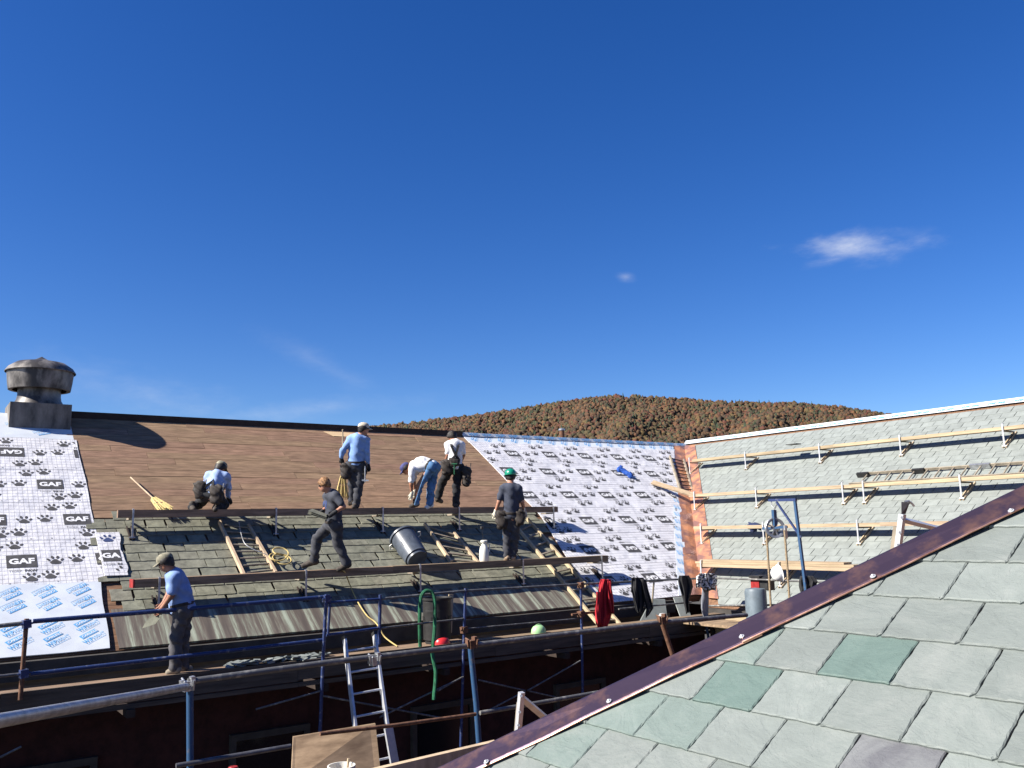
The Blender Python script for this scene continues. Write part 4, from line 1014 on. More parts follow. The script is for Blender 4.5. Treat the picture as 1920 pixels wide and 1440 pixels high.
ax = Vector((-.13,math.cos(TH+.13),math.sin(TH+.13))).normalized(); base = vec(onA(783,1049,.245))  # lies on its side up the slope, base towards the plank
barrel('grey plastic barrel tipped on the slates above the lower plank', frame(base, (1,.1,0), z=ax) @ Matrix.Rotation(-.55,4,'Z'), 'can_grey')
bp = vec(atY(820,1213,12.99)); barrel('black barrel standing on the scaffold deck behind the green hose', Matrix.Translation((bp.x,12.99,-1.87)), 'can_black', h=.74, r0=.20, r1=.25, handles=False)
b = MB(); q = vec(atY(842,1120,13.35)); b.bar(q+Vector((0,0,-.6)), q+Vector((.04,0,.05)), .09, .02, up=(0,1,0)); tag(b.build('wood_offcut', 'wood_pale'), 'wood offcut sticking up out of the black barrel on deck', 'offcut')
bm = vec(atY(908,1055,Y2+.15)); bm.z = Z2+PT+.006; t = thing('jug', 'white plastic jug standing on the lower plank beside the green hat man', 'jug', bm); BMx = Matrix.Translation(bm)
b = MB(); b.lathe([(0,0),(.085,0),(.095,.02),(.092,.20),(.078,.27),(.045,.325),(.04,.34),(.04,.36),(.0,.36)], BMx, 24); b.build('body', 'white_plastic', t, smooth=True)
b = MB(); b.lathe([(.048,.36),(.066,.365),(.07,.40),(.05,.41),(0,.41)], BMx, 16); b.build('lid', 'white_plastic', t, smooth=True)
b = MB(); b.tube([bm+Vector((.06,0,.34)),bm+Vector((.13,0,.33)),bm+Vector((.13,0,.20)),bm+Vector((.09,0,.16))], .012, 6); b.build('handle', 'white_plastic', t)
b = MB(); b.tube([bm+Vector((0,.02,.40)),bm+Vector((-.03,.02,.62))], .005, 5); b.lathe([(0,0),(.03,0),(.035,.02),(.03,.06),(0,.065)], Matrix.Translation(bm+Vector((-.03,.02,.62))), 10); b.build('pump', 'can_black', t)
def hat(label, p, m, M=None, r=.125):
    F_ = M if M is not None else Matrix.Translation(vec(p)); t = thing('hard_hat', label, 'hard hat', M=F_); b = MB()
    b.lathe([(r*1.0,.0),(r*1.02,.03),(r*.94,.085),(r*.72,.125),(r*.4,.147),(0,.154)], F_, 24, (1.12,.95)); b.build('shell', m, t, smooth=True)
    b = MB(); b.lathe([(r*.96,.012),(r*1.16,.006),(r*1.17,-.004),(r*.96,.002)], F_, 24, (1.14,.95)); b.build('brim', m, t, smooth=True)
    b = MB(); b.tube([F_ @ Vector((r*1.08*math.cos(a),0,.0+.162*math.sin(a))) for a in [math.pi*i/10 for i in range(1,10)]], .011, 6); b.build('crest', m, t, smooth=True)
    return t
hat('red hard hat on the scaffold deck beside the black barrel', atY(829,1212,12.82)+np.array([0,0,.01]), 'red_hat')
hat('pale green hard hat on the scaffold deck edge', atY(1010,1188,12.85), 'palegreen_hat')
hat('white hard hat hung on the rail under the hoist', None, 'white_hat', frame(atX(1462,1075,XB), (0,-.35,-1), z=(-.8,.5,.2)))
def cord(label, pts, r, m, name='cord', cat='cord', n=8):
    pts = [vec(p) for p in pts]; o = []
    for i in range(len(pts)-1):
        a, b_, c, d = pts[max(i-1,0)], pts[i], pts[i+1], pts[min(i+2,len(pts)-1)]
        for k in range(n):
            t_ = k/n; o.append(0.5*((2*b_)+(c-a)*t_+(2*a-5*b_+4*c-d)*t_*t_+(3*b_-a-3*c+d)*t_**3))
    b = MB(); b.tube(o+[pts[-1]], r, 7); return tag(b.build(name, m, smooth=True), label, cat)
cord('yellow extension cord hanging from the lower plank over the copper apron', [atY(628,1070,Y2+.05),atY(645,1071,Y2-.03),onA(655,1094,.10),onA(669,1125,.06),onA(687,1153,.05),onA(703,1166,.05),atY(712,1178,13.4),atY(722,1195,13.3),atY(745,1212,13.0)], .011, 'rope_yellow')
cc_ = vec(onA(524,1052,.05)); pts = []
for i in range(30):
    a = i*.55; r_ = .16+.05*math.sin(i*.8); q = MA.to_3x3() @ Vector((r_*math.cos(a), r_*.95*math.sin(a), .012*i*.5)); pts.append(cc_+q)
cord('coiled yellow and grey hose beside the left roof ladder', pts, .012, 'rope_yellow', 'hose', 'hose', 4)
cord('thin grey cable running over the left roof ladder', [onA(448,978,.25),onA(452,1000,.16),onA(460,1020,.14),onA(480,1032,.13),onA(500,1040,.12),onA(515,1050,.08)], .006, 'galv', 'cable', 'cable')
cord('green hose looped over the scaffold rail', [atY(788,1213,12.75),atY(787,1160,12.62),atY(789,1122,12.56),atY(798,1108,12.56),atY(810,1111,12.53),atY(815,1128,12.50),atY(815,1180,12.5),atY(811,1225,12.48),atY(817,1262,12.46),atY(813,1312,12.45)], .030, 'green_cloth', 'hose', 'hose')
# ------------------------------------------------------------------ soft blobs from signed distance fields (cloth, people)
def sdf_mesh(name, prims, vox, m, noise=0.0, nf=9.0, cut=None, k=0.03, pad=0.05, seed=0):
    """smooth union of tapered capsules (a,b,ra,rb[,flat]) -> surface-nets mesh"""
    P = np.array([list(p[0])+list(p[1])+[p[2],p[3]] for p in prims], float)
    rm = np.maximum(P[:,6],P[:,7])[:,None]+pad
    lo = np.minimum(P[:,:3],P[:,3:6])-rm; hi = np.maximum(P[:,:3],P[:,3:6])+rm; lo = lo.min(0); hi = hi.max(0)
    n = np.ceil((hi-lo)/vox).astype(int)+1
    gx, gy, gz = [lo[i]+vox*np.arange(n[i]) for i in range(3)]
    X, Y, Z = np.meshgrid(gx, gy, gz, indexing='ij'); d = None
    for q in P:
        a, b, ra, rb = q[:3], q[3:6], q[6], q[7]; ab = b-a; L2 = max(ab@ab, 1e-9)
        t_ = np.clip(((X-a[0])*ab[0]+(Y-a[1])*ab[1]+(Z-a[2])*ab[2])/L2, 0, 1)
        e = np.sqrt((X-a[0]-t_*ab[0])**2+(Y-a[1]-t_*ab[1])**2+(Z-a[2]-t_*ab[2])**2)-(ra+t_*(rb-ra))
        if d is None: d = e
        else:
            h = np.clip(0.5+0.5*(d-e)/k, 0, 1); d = d*(1-h)+e*h-k*h*(1-h)
    if noise:
        s = seed; ph = lambda i: (s*1.7+i*2.3)
        w = np.sin(X*nf*1.3+Y*nf*.7+Z*nf*.8+ph(1))*np.sin(X*nf*.6-Y*nf*1.2+Z*nf*1.9+ph(2))+.6*np.sin(X*nf*2.3+Z*nf*1.1+ph(3))*np.sin(Y*nf*2.1-Z*nf*2.7+ph(4))
        d = d+noise*w
    if cut:
        for p, nrm in cut:
            d = np.maximum(d, (X-p[0])*nrm[0]+(Y-p[1])*nrm[1]+(Z-p[2])*nrm[2])
    ins = d < 0
    c8 = [(i,j,l) for i in (0,1) for j in (0,1) for l in (0,1)]
    sh = tuple(s-1 for s in n); cnt = np.zeros(sh, np.int8)
    for i,j,l in c8: cnt += ins[i:i+sh[0], j:j+sh[1], l:l+sh[2]]
    act = (cnt > 0) & (cnt < 8); idx = -np.ones(sh, np.int64); ii = np.argwhere(act); idx[act] = np.arange(len(ii))
    acc = np.zeros((len(ii),3)); w_ = np.zeros(len(ii))
    for a in c8:
        for ax_ in range(3):
            if a[ax_] == 1: continue
            b = list(a); b[ax_] = 1
            da = d[ii[:,0]+a[0], ii[:,1]+a[1], ii[:,2]+a[2]]; db = d[ii[:,0]+b[0], ii[:,1]+b[1], ii[:,2]+b[2]]
            x = (da < 0) != (db < 0); t_ = np.where(x, da/np.where(x, da-db, 1), 0)
            pt = ii+np.array(a); pt = pt.astype(float); pt[:,ax_] += t_; acc += pt*x[:,None]; w_ += x
    V = lo+vox*acc/w_[:,None]; Fs = []
    for ax_ in range(3):
        o1, o2 = (ax_+1)%3, (ax_+2)%3
        sl0 = [slice(1,-1)]*3; sl0[ax_] = slice(0,-1); sl1 = list(sl0); sl1[ax_] = slice(1,None)
        A0, A1 = ins[tuple(sl0)], ins[tuple(sl1)]
        e = np.argwhere(A0 != A1)
        if not len(e): continue
        off = np.ones(3,int); off[ax_] = 0; p = e+off; flip = A0[A0 != A1]
        def cell(s1, s2):
            q = p.copy(); q[:,o1] -= s1; q[:,o2] -= s2; return idx[q[:,0],q[:,1],q[:,2]]
        F = np.stack([cell(1,1),cell(0,1),cell(0,0),cell(1,0)], 1); F[~flip] = F[~flip][:,::-1]; Fs.append(F)
    return V, np.concatenate(Fs)
def soft(name, prims, vox, m, parent=None, extra=None, **k):
    V, F = sdf_mesh(name, prims, vox, m, **k)
    V = [tuple(p) for p in V]; b = MB(); b.add(V, [tuple(int(i) for i in f) for f in F])
    if extra: b.add(extra.v, extra.f)
    ob = b.build(name, m, parent); me = ob.data; me.polygons.foreach_set('use_smooth', [True]*len(me.polygons)); return ob
def cloth(label, lobes, m, cat, name, Y=12.56, noise=.018, nf=16, seed=0, rs=1.0, Xp=None, vox=.018):
    pr = []
    for (x0,y0,r0,x1,y1,r1,*dy) in lobes:
        dy = dy[0] if dy else 0.0
        f = (lambda x, y: atX(x, y, Xp+dy)) if Xp else (lambda x, y: atY(x, y, Y+dy)); dep = px_of(f(x0,y0))[2]/FPX
        pr.append((f(x0,y0), f(x1,y1), r0*dep*rs, r1*dep*rs))
    return tag(soft(name, pr, vox, m, None, noise=noise, nf=nf, seed=seed, k=.02), label, cat)
def drape(label, pieces, m, cat, name, f, seed=0, amp=.03):
    """garment hung over a rail: each piece is a closed fold of cloth given by rows (y, x left, x right) in picture pixels at rail depth"""
    r = random.Random(seed); b = MB()
    for rows, nf, dz in pieces:
        R_ = []
        for i in range(len(rows)-1):
            for k in range(4):
                t_ = k/4; R_.append([rows[i][q]*(1-t_)+rows[i+1][q]*t_ for q in range(3)])
        R_.append(list(rows[-1])); n = 26; H = len(R_); ph = r.uniform(0,6); ph2 = r.uniform(0,6)
        for side in (0, 1):
            for i, (y, xl, xr) in enumerate(R_):
                g_ = i/(H-1)
                for k in range(n):
                    s = k/(n-1); e = math.sin(math.pi*s)**.5
                    fold = amp*(.35+.9*g_)*(math.sin(nf*6.28*s+ph+1.3*math.sin(3*g_+ph2))+.5*math.sin(nf*13.5*s+ph2-2*g_)+.35*math.sin(9*g_+5*s+ph))
                    puff = (.05+.02*g_)*e
                    x = xl+(xr-xl)*s+1.2*math.sin(7*g_+ph)*(s-.5); top = max(0, 1-i/3.0)
                    d = dz+(-puff+fold*e if side == 0 else puff*.6+fold*e*.6)+.04*top*(side-.3)
                    b.v.append(tuple(f(x, y+(1.5*math.sin(5*s+ph) if i == H-1 else 0), d)))
        o = len(b.v)-2*H*n
        for side in (0,1):
            for i in range(H-1):
                for k in range(n-1):
                    a = o+side*H*n+i*n+k; q = (a,a+n,a+n+1,a+1); b.f.append(q if side == 0 else q[::-1])
        for i in range(H-1):
            for k in (0,n-1):
                a = o+i*n+k; c = a+H*n; q = (a,c,c+n,a+n); b.f.append(q if k == 0 else q[::-1])
        for k in range(n-1):
            for i in (0,H-1):
                a = o+i*n+k; c = a+H*n; q = (a,a+1,c+1,c); b.f.append(q if i == 0 else q[::-1])
    ob = b.build(name, m); ob.data.polygons.foreach_set('use_smooth', [True]*len(ob.data.polygons)); return tag(ob, label, cat)
fY = lambda x, y, d: atY(x, y, 12.56+d)
drape('red jacket hung over the scaffold rail', [([(1086,1127,1146),(1095,1124,1145),(1110,1121,1142),(1130,1119,1145),(1150,1117,1148),(1165,1117,1143),(1176,1121,1138)],2.5,0), ([(1090,1138,1147),(1105,1138,1147),(1130,1141,1151),(1150,1144,1152)],1,-.05), ([(1110,1118,1126),(1140,1116,1126),(1172,1117,1130)],1,-.05)], 'red_cloth', 'jacket', 'jacket', fY, 1)
drape('black jacket hung over the scaffold rail between the red and the last black jacket', [([(1083,1183,1207),(1090,1184,1209),(1105,1184,1209),(1125,1187,1210),(1143,1191,1206),(1149,1195,1203)],2.5,0), ([(1086,1201,1211),(1105,1205,1215),(1125,1208,1222),(1140,1211,1226),(1157,1211,1214)],1.5,-.05)], 'black_cloth', 'jacket', 'jacket', fY, 2)
drape('black jacket hung on the rail beside the grey striped shirt', [([(1079,1274,1291),(1088,1271,1297),(1100,1273,1300),(1110,1276,1297),(1125,1281,1292),(1150,1287,1292)],2,0)], 'black_cloth', 'jacket', 'jacket', fY, 3)
drape('grey and white striped shirt bundled on the rail by the valley', [([(1075,1312,1340),(1083,1306,1346),(1092,1307,1345),(1100,1312,1342),(1108,1324,1342)],3,0), ([(1080,1306,1318),(1095,1304,1315),(1102,1306,1312)],1,-.05)], 'stripe_cloth', 'shirt', 'shirt', fY, 4, .04)
drape('grey trousers hanging below the striped shirt', [([(1102,1316,1330),(1120,1315,1329),(1140,1315,1328),(1164,1319,1329)],1.2,.03)], 'grey_cloth', 'trousers', 'trousers', fY, 5, .015)
cloth('black harness straps dangling under the grey trousers', [(1326,1160,4,1330,1175,3),(1330,1175,3,1338,1183,3),(1338,1183,3,1336,1198,2)], 'black_cloth', 'harness', 'harness', seed=6, noise=.006)
drape('black bundled jacket at the foot of the hoist post', [([(1080,1501,1524),(1090,1497,1534),(1100,1498,1530),(1112,1502,1520)],3,0)], 'black_cloth', 'jacket', 'jacket', lambda x, y, d: atX(x, y, 12.3+d), 7, .04)
q = []
for x0,y0,r0,x1,y1,r1 in ((1160,881,4,1168,884,5),(1168,884,5,1181,893,5),(1163,878,4,1160,883,3),(1174,888,5,1180,890,5)):
    d_ = px_of(onA(x0,y0,.05))[2]/FPX; q.append((onA(x0,y0,.06), onA(x1,y1,.06), r0*d_, r1*d_))
tag(soft('cloth', q, .014, 'blue_cloth', noise=.03, nf=26, seed=8, k=.02), 'crumpled blue cloth lying on the white membrane', 'cloth')
q = []
for x0,y0,r0,x1,y1,r1 in ((1405,986,5,1412,992,6),(1412,984,4,1424,987,5)):
    p0_ = atX(x0,y0,LB[2][0]+.1); d_ = px_of(p0_)[2]/FPX; q.append((p0_, atX(x1,y1,LB[2][0]+.1), r0*d_, r1*d_))
tag(soft('cloth', q, .018, 'navy_cloth', noise=.03, nf=18, seed=9, k=.02), 'dark blue cloth bundled on the third plank row behind the pulley', 'cloth')
# ------------------------------------------------------------------ hoist
HX = 12.2
hz = thing('hoist', 'blue steel gin pole hoist with rope pulley wheel above the courtyard corner', 'hoist', atX(1512,1110,HX))
h = lambda x, y, dx=0.0: vec(atX(x, y, HX+dx))
b = MB(); b.bar(h(1490,936), h(1514,1130), .042, .042, up=(1,0,0)); b.build('mast', 'blue_light', hz)
b = MB(); b.bar(h(1442,938), h(1493,937), .05, .045); b.build('jib', 'blue_paint', hz)
b = MB(); b.bar(h(1456,941), h(1502,1008), .03, .03); b.build('brace', 'blue_paint', hz)
dep = px_of(h(1453,990))[2]/FPX; wc = h(1453,990); wr = 17.5*dep
toC = (-wc).normalized(); rt = Vector((CM[0][0],CM[0][1],0)).normalized(); axw = (rt*0.35+toC*.9); axw.z = 0; axw.normalize()
F_ = frame(wc, axw.cross(Vector((0,0,1))), z=axw)
b = MB(); b.lathe([(wr,-.03),(wr+.012,-.03),(wr-.012,0),(wr+.012,.03),(wr,.03),(wr-.03,.02),(wr-.03,-.02),(wr,-.03)], F_, 30); b.build('pulley_rim', 'galv', hz, smooth=True)
for k in range(4):
    a = k*math.pi/4+.3; b = MB(); b.bar(F_ @ Vector((-wr*.96*math.cos(a),-wr*.96*math.sin(a),0)), F_ @ Vector((wr*.96*math.cos(a),wr*.96*math.sin(a),0)), .022, .018); b.build('spoke', 'galv', hz)
b = MB(); b.bar(h(1451,956), h(1453,986), .075, .05); b.build('block', 'blue_light', hz)
b = MB(); b.tube([h(1446,940),h(1447,948),h(1453,953),h(1456,946),h(1457,940)], .011, 6); b.tube([h(1452,952),h(1451,960)], .012, 6); b.build('hook', 'galv', hz)
b = MB(); b.bar(h(1430,991), h(1476,988), .03, .04); b.build('guide_bar', 'blue_light', hz)
b = MB(); b.bar(h(1472,985), h(1474,1010), .05, .03); b.build('guide_plate', 'galv', hz)
for pts in ([(1437,992),(1441,1060),(1446,1150)], [(1471,994),(1476,1060),(1482,1150)]):
    cord('left fall of tan rope hanging from the pulley' if pts[0][0] < 1450 else 'right fall of tan rope hanging from the pulley', [h(x,y,-.02) for x,y in pts], .019, 'rope_tan', 'rope', 'rope', 4)
# tank with engine beside the hoist
kb = vec(atX(1419,1150,12.75)); kt = vec(atX(1419,1103,12.75)); hh = kt.z-kb.z
t = thing('tank', 'grey upright tank beside the hoist ropes', 'tank', (kb.x,kb.y,kb.z-.3)); b = MB(); FM = Matrix.Translation((kb.x,kb.y,kb.z-.3)); rd = 20*px_of(kb)[2]/FPX
b.lathe([(0,0),(rd,0),(rd,hh+.24),(rd*.9,hh+.29),(0,hh+.31)], FM, 30); b.build('shell', 'grey_paint', t, smooth=True)
b = MB(); b.lathe([(rd+.006,.1),(rd+.012,.115),(rd+.006,.13)], FM, 30); b.build('band', 'galv', t)
ep = vec(atX(1430,1104,13.15)); F_ = frame(ep, (0,-1,0)); t = thing('engine', 'small red and black engine behind the grey tank', 'engine', ep)
b = MB(); b.box((-.17,-.12,.0),(.02,.12,.20), F_); b.build('housing', 'red_paint', t)
b = MB(); b.box((-.19,-.14,.20),(.05,.14,.24), F_); b.box((.02,-.1,-.02),(.20,.1,.16), F_); b.build('frame', 'can_black', t)
b = MB(); b.lathe([(0,.0),(.09,.0),(.09,.05),(.05,.07),(0,.07)], F_ @ T(.10,0,.16), 18); b.build('air_filter', 'can_black', t, smooth=True)
# ------------------------------------------------------------------ near metal brackets standing on the hidden hip face
def bracket(label, top, foot, aend, dep, hook):
    t = thing('bracket', label, 'bracket', atD(*foot, dep)); a, f, e = vec(atD(*top, dep)), vec(atD(*foot, dep)), vec(atD(*aend, dep+.25))
    dn = (f-a).normalized(); b = MB(); b.bar(a, f+dn*.15, .028, .030, up=(1,0,0)); b.build('upright', 'alu', t)
    st = a+dn*.03; b = MB(); b.bar(st, e+(e-st)*.4, .034, .022, up=(-.75,-.35,.55)); b.build('arm', 'alu', t)
    b = MB(); off = Vector((.02,.03,0)); b.bar(a+dn*.07+off, f+dn*.15+off, .035, .03, up=(1,0,0)); b.build('wood_block', 'wood_grey', t)
    for k in (.10,.55,.92):
        q = a.lerp(f,k)+(-a).normalized()*.018; b = MB(); b.tube([q, q+(-a).normalized()*.01], .008, 8); b.build('rivet', 'galv', t)
    if hook:
        b = MB(); s = (vec(atD(1706,940,dep))-a); P_ = [a+Vector((-.010,0,0)), a+Vector((.014,-.01,0)), vec(atD(1706,942,dep)), vec(atD(1690,941,dep))]; b.slab(P_, (-a).normalized(), .012); b.build('hook_plate', 'steel_dark', t)
        b = MB(); b.tube([atD(1696,941,dep), atD(1703,939,dep), atD(1710,944,dep), atD(1714,949,dep)], .006, 7); b.build('hook_tip', 'galv', t)
bracket('aluminium roof bracket with steel hook above the copper hip flashing', (1692,964), (1684,1026), (1758,991), 4.7, True)
bracket('aluminium roof bracket near the lower end of the copper hip flashing', (978,1298), (972,1365), (1020,1344), 5.0, False)
# ------------------------------------------------------------------ loose sheets and boards
def quadslab(name, label, cat, P, m, th=.018, n=(0,-1,0)):
    b = MB(); b.slab([vec(p) for p in P], n, th); return tag(b.build(name, m), label, cat)
quadslab('plywood_sheet', 'brown plywood sheet propped in the courtyard in front of the ladder', 'plywood', [atY(546,1470,9.7),atY(716,1470,9.7),atY(704,1357,10.3),atY(550,1382,10.3)], 'plywood', .02, (0,1,.3))
quadslab('slate_slab', 'wide grey slab leaning at the scaffold corner under the first black jacket', 'slab', [atY(1199,1168,12.95),atY(1252,1164,12.95),atY(1247,1124,13.3),atY(1222,1124,13.3)], 'slate_new', .02, (0,1,.3))
quadslab('slate_slab', 'narrow grey slab leaning at the scaffold corner under the last black jacket', 'slab', [atY(1278,1162,12.9),atY(1297,1158,12.9),atY(1282,1119,13.25),atY(1263,1121,13.25)], 'slate_new', .02, (0,1,.3))
b = MB(); q = vec(atY(1241,1158,12.62)); b.box((-.07,-.05,-.03),(.08,.05,.05), frame(q,(1,.2,.05))); b.box((-.03,-.03,.05),(.07,.03,.075), frame(q,(1,.2,.05))); tag(b.build('cloth_pad', 'white_hat'), 'small white pad on the rail joint beside the slabs', 'pad')
quadslab('plywood_sheet', 'sunlit plywood panel below the rail at the courtyard corner', 'plywood', [atX(1338,1205,13.7),atX(1450,1185,13.7),atX(1450,1148,13.7),atX(1338,1162,13.7)], 'plank_new', .02, (1,0,0))
a, c2 = vec(onA(1223,904,.10)), vec(atX(1300,928,LB[1][0]+.1)); b = MB(); b.bar(a, c2, .16, .04, up=(-.4,-.4,.8)); tag(b.build('loose_plank', 'plank_new'), 'narrow plank bridging the copper valley onto the white membrane', 'plank')
for (px,py,lab) in ((1488,834,'dark slate lying on the top plank row of the right wing'),):
    p = vec(atX(px,py,LB[0][0]+.12)); b = MB(); b.box((-.16,-.1,0),(.16,.14,.025), frame(p+Vector((0,0,.0)),(0,1,.0))); b.v = [(x+(z-p.z)*.8, y, z) for x,y,z in b.v]; tag(b.build('loose_slate', 'slate_dark'), lab, 'slate')
# pail in front of the plywood
p = vec(atY(640,1442,9.3)); t = thing('pail', 'white plastic pail with tools in front of the plywood sheet', 'pail', p-Vector((0,0,.33))); FM = Matrix.Translation(p-Vector((0,0,.33)))
b = MB(); b.lathe([(0,.0),(.125,0),(.145,.34),(.152,.34),(.152,.37),(.138,.37),(.12,.06),(0,.05)], FM, 26); b.build('body', 'white_plastic', t, smooth=True)
b = MB(); b.tube([FM @ Vector((.05,.02,.1)), FM @ Vector((.10,.03,.42))], .016, 6); b.build('tool_handle', 'wood_pale', t)
p = vec(atY(437,1440,9.6)); b = MB(); b.lathe([(0,-.2),(.055,-.2),(.055,.0),(.045,.015),(0,.015)], Matrix.Translation(p), 16); tag(b.build('paint_can', 'red_paint', smooth=True), 'small red can at the bottom edge of the courtyard', 'can')
# heap of broken slate along the deck edge
r = random.Random(21); b = MB()
for i in range(60):
    x = atY(r.uniform(430,612),1240,12.85)[0]; y = 12.76+r.uniform(0,.22); z = -1.868+r.uniform(0,.05)*(1-abs(y-12.85)*3); F_ = frame((x,y,z), (1,r.uniform(-1,1),r.uniform(-.25,.25)), z=(r.uniform(-.3,.3),r.uniform(-.3,.3),1))
    w, l = r.uniform(.05,.13), r.uniform(.04,.10); b.slab([F_ @ Vector(q) for q in ((-w,-l,0),(w*.7,-l*.9,0),(w,l*.6,0),(-w*.4,l,0))], (0,0,1), .012)
tag(b.build('slate_rubble', 'slate_new'), 'strip of broken slate rubble on the scaffold deck edge', 'rubble', kind='stuff')
# ------------------------------------------------------------------ people
RT = Vector((CM[0][0],CM[0][1],0)).normalized(); AW = Vector((CM[2][0],CM[2][1],0)).normalized(); UP = Vector((0,0,1))
def person(label, J, Yf, fpx, face, look, shirt, trouser, sleeve='long', skin='skin', hatk=None, hair='hair_dark', boots='boot', gloves=(None,None), seed=0, belly=0.0, glasses=False, gap=0.0, up_=None, tuck=0.0, wide=1.0):
    Db = px_of(atY(fpx[0], fpx[1], Yf))[2]
    P = {k: vec(ray(v[0],v[1])*(Db+v[2])) for k, v in J.items()}
    t = thing('person', label, 'person', (P['anL']+P['anR'])/2-Vector((0,0,.09)))
    face = vec(face).normalized(); look = vec(look).normalized()
    hu = vec(up_).normalized() if up_ else UP
    hu = (hu-look*hu.dot(look)).normalized(); sd = look.cross(hu).normalized()
    hc = P['head']; nk = P['neck']
    def seg(a, b, ra, rb): return (tuple(a), tuple(b), ra, rb)
    hm = (P['hiL']+P['hiR'])/2; cm = (P['shL']+P['shR'])/2
    mid = P['mid'] if 'mid' in P else hm.lerp(cm, .5)
    shl, shr = P['shL'].lerp(cm,.18), P['shR'].lerp(cm,.18)
    # --- skin: one continuous body
    B = [seg(hc-hu*.045+look*.012, hc+hu*.035-look*.008, .072, .090), seg(hc-hu*.075+look*.045, hc-hu*.03+look*.04, .038, .05), seg(hc+look*.085-hu*.005, hc+look*.103-hu*.022, .012, .014),
         seg(hc+sd*.088-hu*.01, hc+sd*.09-hu*.03, .016, .012), seg(hc-sd*.088-hu*.01, hc-sd*.09-hu*.03, .016, .012), seg(hc+look*.08-hu*.055, hc+look*.082-hu*.06, .02, .018),
         seg(hc-hu*.06-look*.015, nk-hu*.02, .055, .06), seg(nk, cm, .062, .09), seg(shl, shr, .085, .085), seg(cm, mid, .125, .12), seg(mid, hm, .12, .125), seg(P['hiL'], P['hiR'], .10, .10)]
    hands = MB()
    for s, g in (('L', gloves[0]), ('R', gloves[1])):
        B += [seg(P['sh'+s], P['el'+s], .050, .042), seg(P['el'+s], P['wr'+s], .042, .029)]
        wr, ha = P['wr'+s], P['ha'+s]; hd = (ha-wr).normalized(); B += [seg(wr, wr+hd*.075, .028, .036)]
        pl = wr+hd*.07; cs = hd.cross(AW); cs = cs.normalized() if cs.length > .05 else hd.cross(UP).normalized(); nn_ = hd.cross(cs).normalized()
        tgt = hands if g is None else MB(); gr = .002 if g else 0
        for i, ln in enumerate((.066,.075,.070,.054)):
            o = cs*((i-1.5)*.019); k1 = pl+o+hd*ln*.5+nn_*.006; k2 = pl+o+hd*ln*.85+nn_*.03; k3 = pl+o*.9+hd*ln*.9+nn_*.055
            tgt.tube([pl+o-hd*.02,k1,k2,k3], [.0095+gr,.009+gr,.008+gr,.006+gr], 6)
        tgt.tube([wr+hd*.03-cs*.028, wr+hd*.06-cs*.050+nn_*.01, wr+hd*.085-cs*.045+nn_*.03], [.011+gr,.0105+gr,.008+gr], 6)
        if g: soft('glove', [seg(wr-hd*.03, wr+hd*.08, .036, .042)], .012, g, t, extra=tgt, noise=.002, nf=40, k=.01)
        B += [seg(P['hi'+s], P['kn'+s], .078, .058), seg(P['kn'+s], P['an'+s], .055, .040), seg(P['an'+s], P['an'+s].lerp(P['to'+s],.4), .038, .03)]
    soft('body', B, .014, skin, t, extra=hands, k=.022)
    # --- shirt
    r = 1.0*wide
    Sh = [seg(nk-hu*.045, cm, .068, .10), seg(shl, shr, .098, .098), seg(cm, mid, .140*r, .138*r+belly*.5), seg(mid, hm.lerp(mid,.12), .138*r+belly*.5, .140*r+belly), seg(P['shL'].lerp(P['shR'],.22), P['hiL'].lerp(mid,.35), .090, .105*r), seg(P['shR'].lerp(P['shL'],.22), P['hiR'].lerp(mid,.35), .090, .105*r)]
    if belly: Sh.append(seg(mid.lerp(hm,.4)+face*.05, mid.lerp(hm,.7)+face*.05, .10+belly, .10+belly))
    for s in 'LR':
        if sleeve == 'long': Sh += [seg(P['sh'+s], P['el'+s], .072, .058), seg(P['el'+s], P['wr'+s].lerp(P['el'+s],.08), .057, .043)]
        else: Sh += [seg(P['sh'+s], P['sh'+s].lerp(P['el'+s],.72), .074, .070)]
    nv = (hc-cm).normalized(); cut = [(tuple(nk+nv*.005), tuple(nv))]
    if sleeve != 'long':
        for s in 'LR':
            d_ = (P['el'+s]-P['sh'+s]).normalized(); 
    dn = (hm-mid).normalized(); cut.append((tuple(hm.lerp(mid,.10)+dn*(.06-tuck)), tuple(dn)))
    soft('shirt', Sh, .013, shirt, t, noise=.009, nf=15, k=.03, cut=cut, seed=seed)
    # --- trousers
    Tr = [seg(P['hiL'], P['hiR'], .118*wide, .118*wide), seg(hm, hm.lerp(mid,.32), .128*wide+belly*.5, .132*wide+belly*.6)]
    for s in 'LR': Tr += [seg(P['hi'+s], P['kn'+s], .108, .088), seg(P['kn'+s], P['an'+s].lerp(P['kn'+s],.02), .086, .078)]
    ct = [(tuple(hm.lerp(mid,.36)-dn*.02), tuple(-dn))]
    soft('trousers', Tr, .013, trouser, t, noise=.011, nf=16, k=.03, cut=ct, seed=seed+1)
    w0 = hm.lerp(mid,.28); bel = MB(); F_ = frame(w0, P['hiR']-P['hiL'] if (P['hiR']-P['hiL']).length > .05 else RT, z=-dn)
    bel.lathe([(.155*wide+belly*.6,-.022),(.160*wide+belly*.6,-.018),(.160*wide+belly*.6,.018),(.155*wide+belly*.6,.022)], F_, 28, (1.10,.92)); bel.build('belt', 'leather', t)
    for s in 'LR':
        fd = (P['to'+s]-P['an'+s]); fd.z *= .4; fd.normalize(); an = P['an'+s]
        soft('boot', [seg(an+UP*.05, an-UP*.035-fd*.02, .058, .055), seg(an-UP*.04-fd*.045, P['to'+s]+fd*.02+UP*.0, .047, .046), seg(an-UP*.02, an.lerp(P['to'+s],.6), .052, .048)], .013, boots if isinstance(boots,str) else boots['LR'.index(s)], t, k=.02)
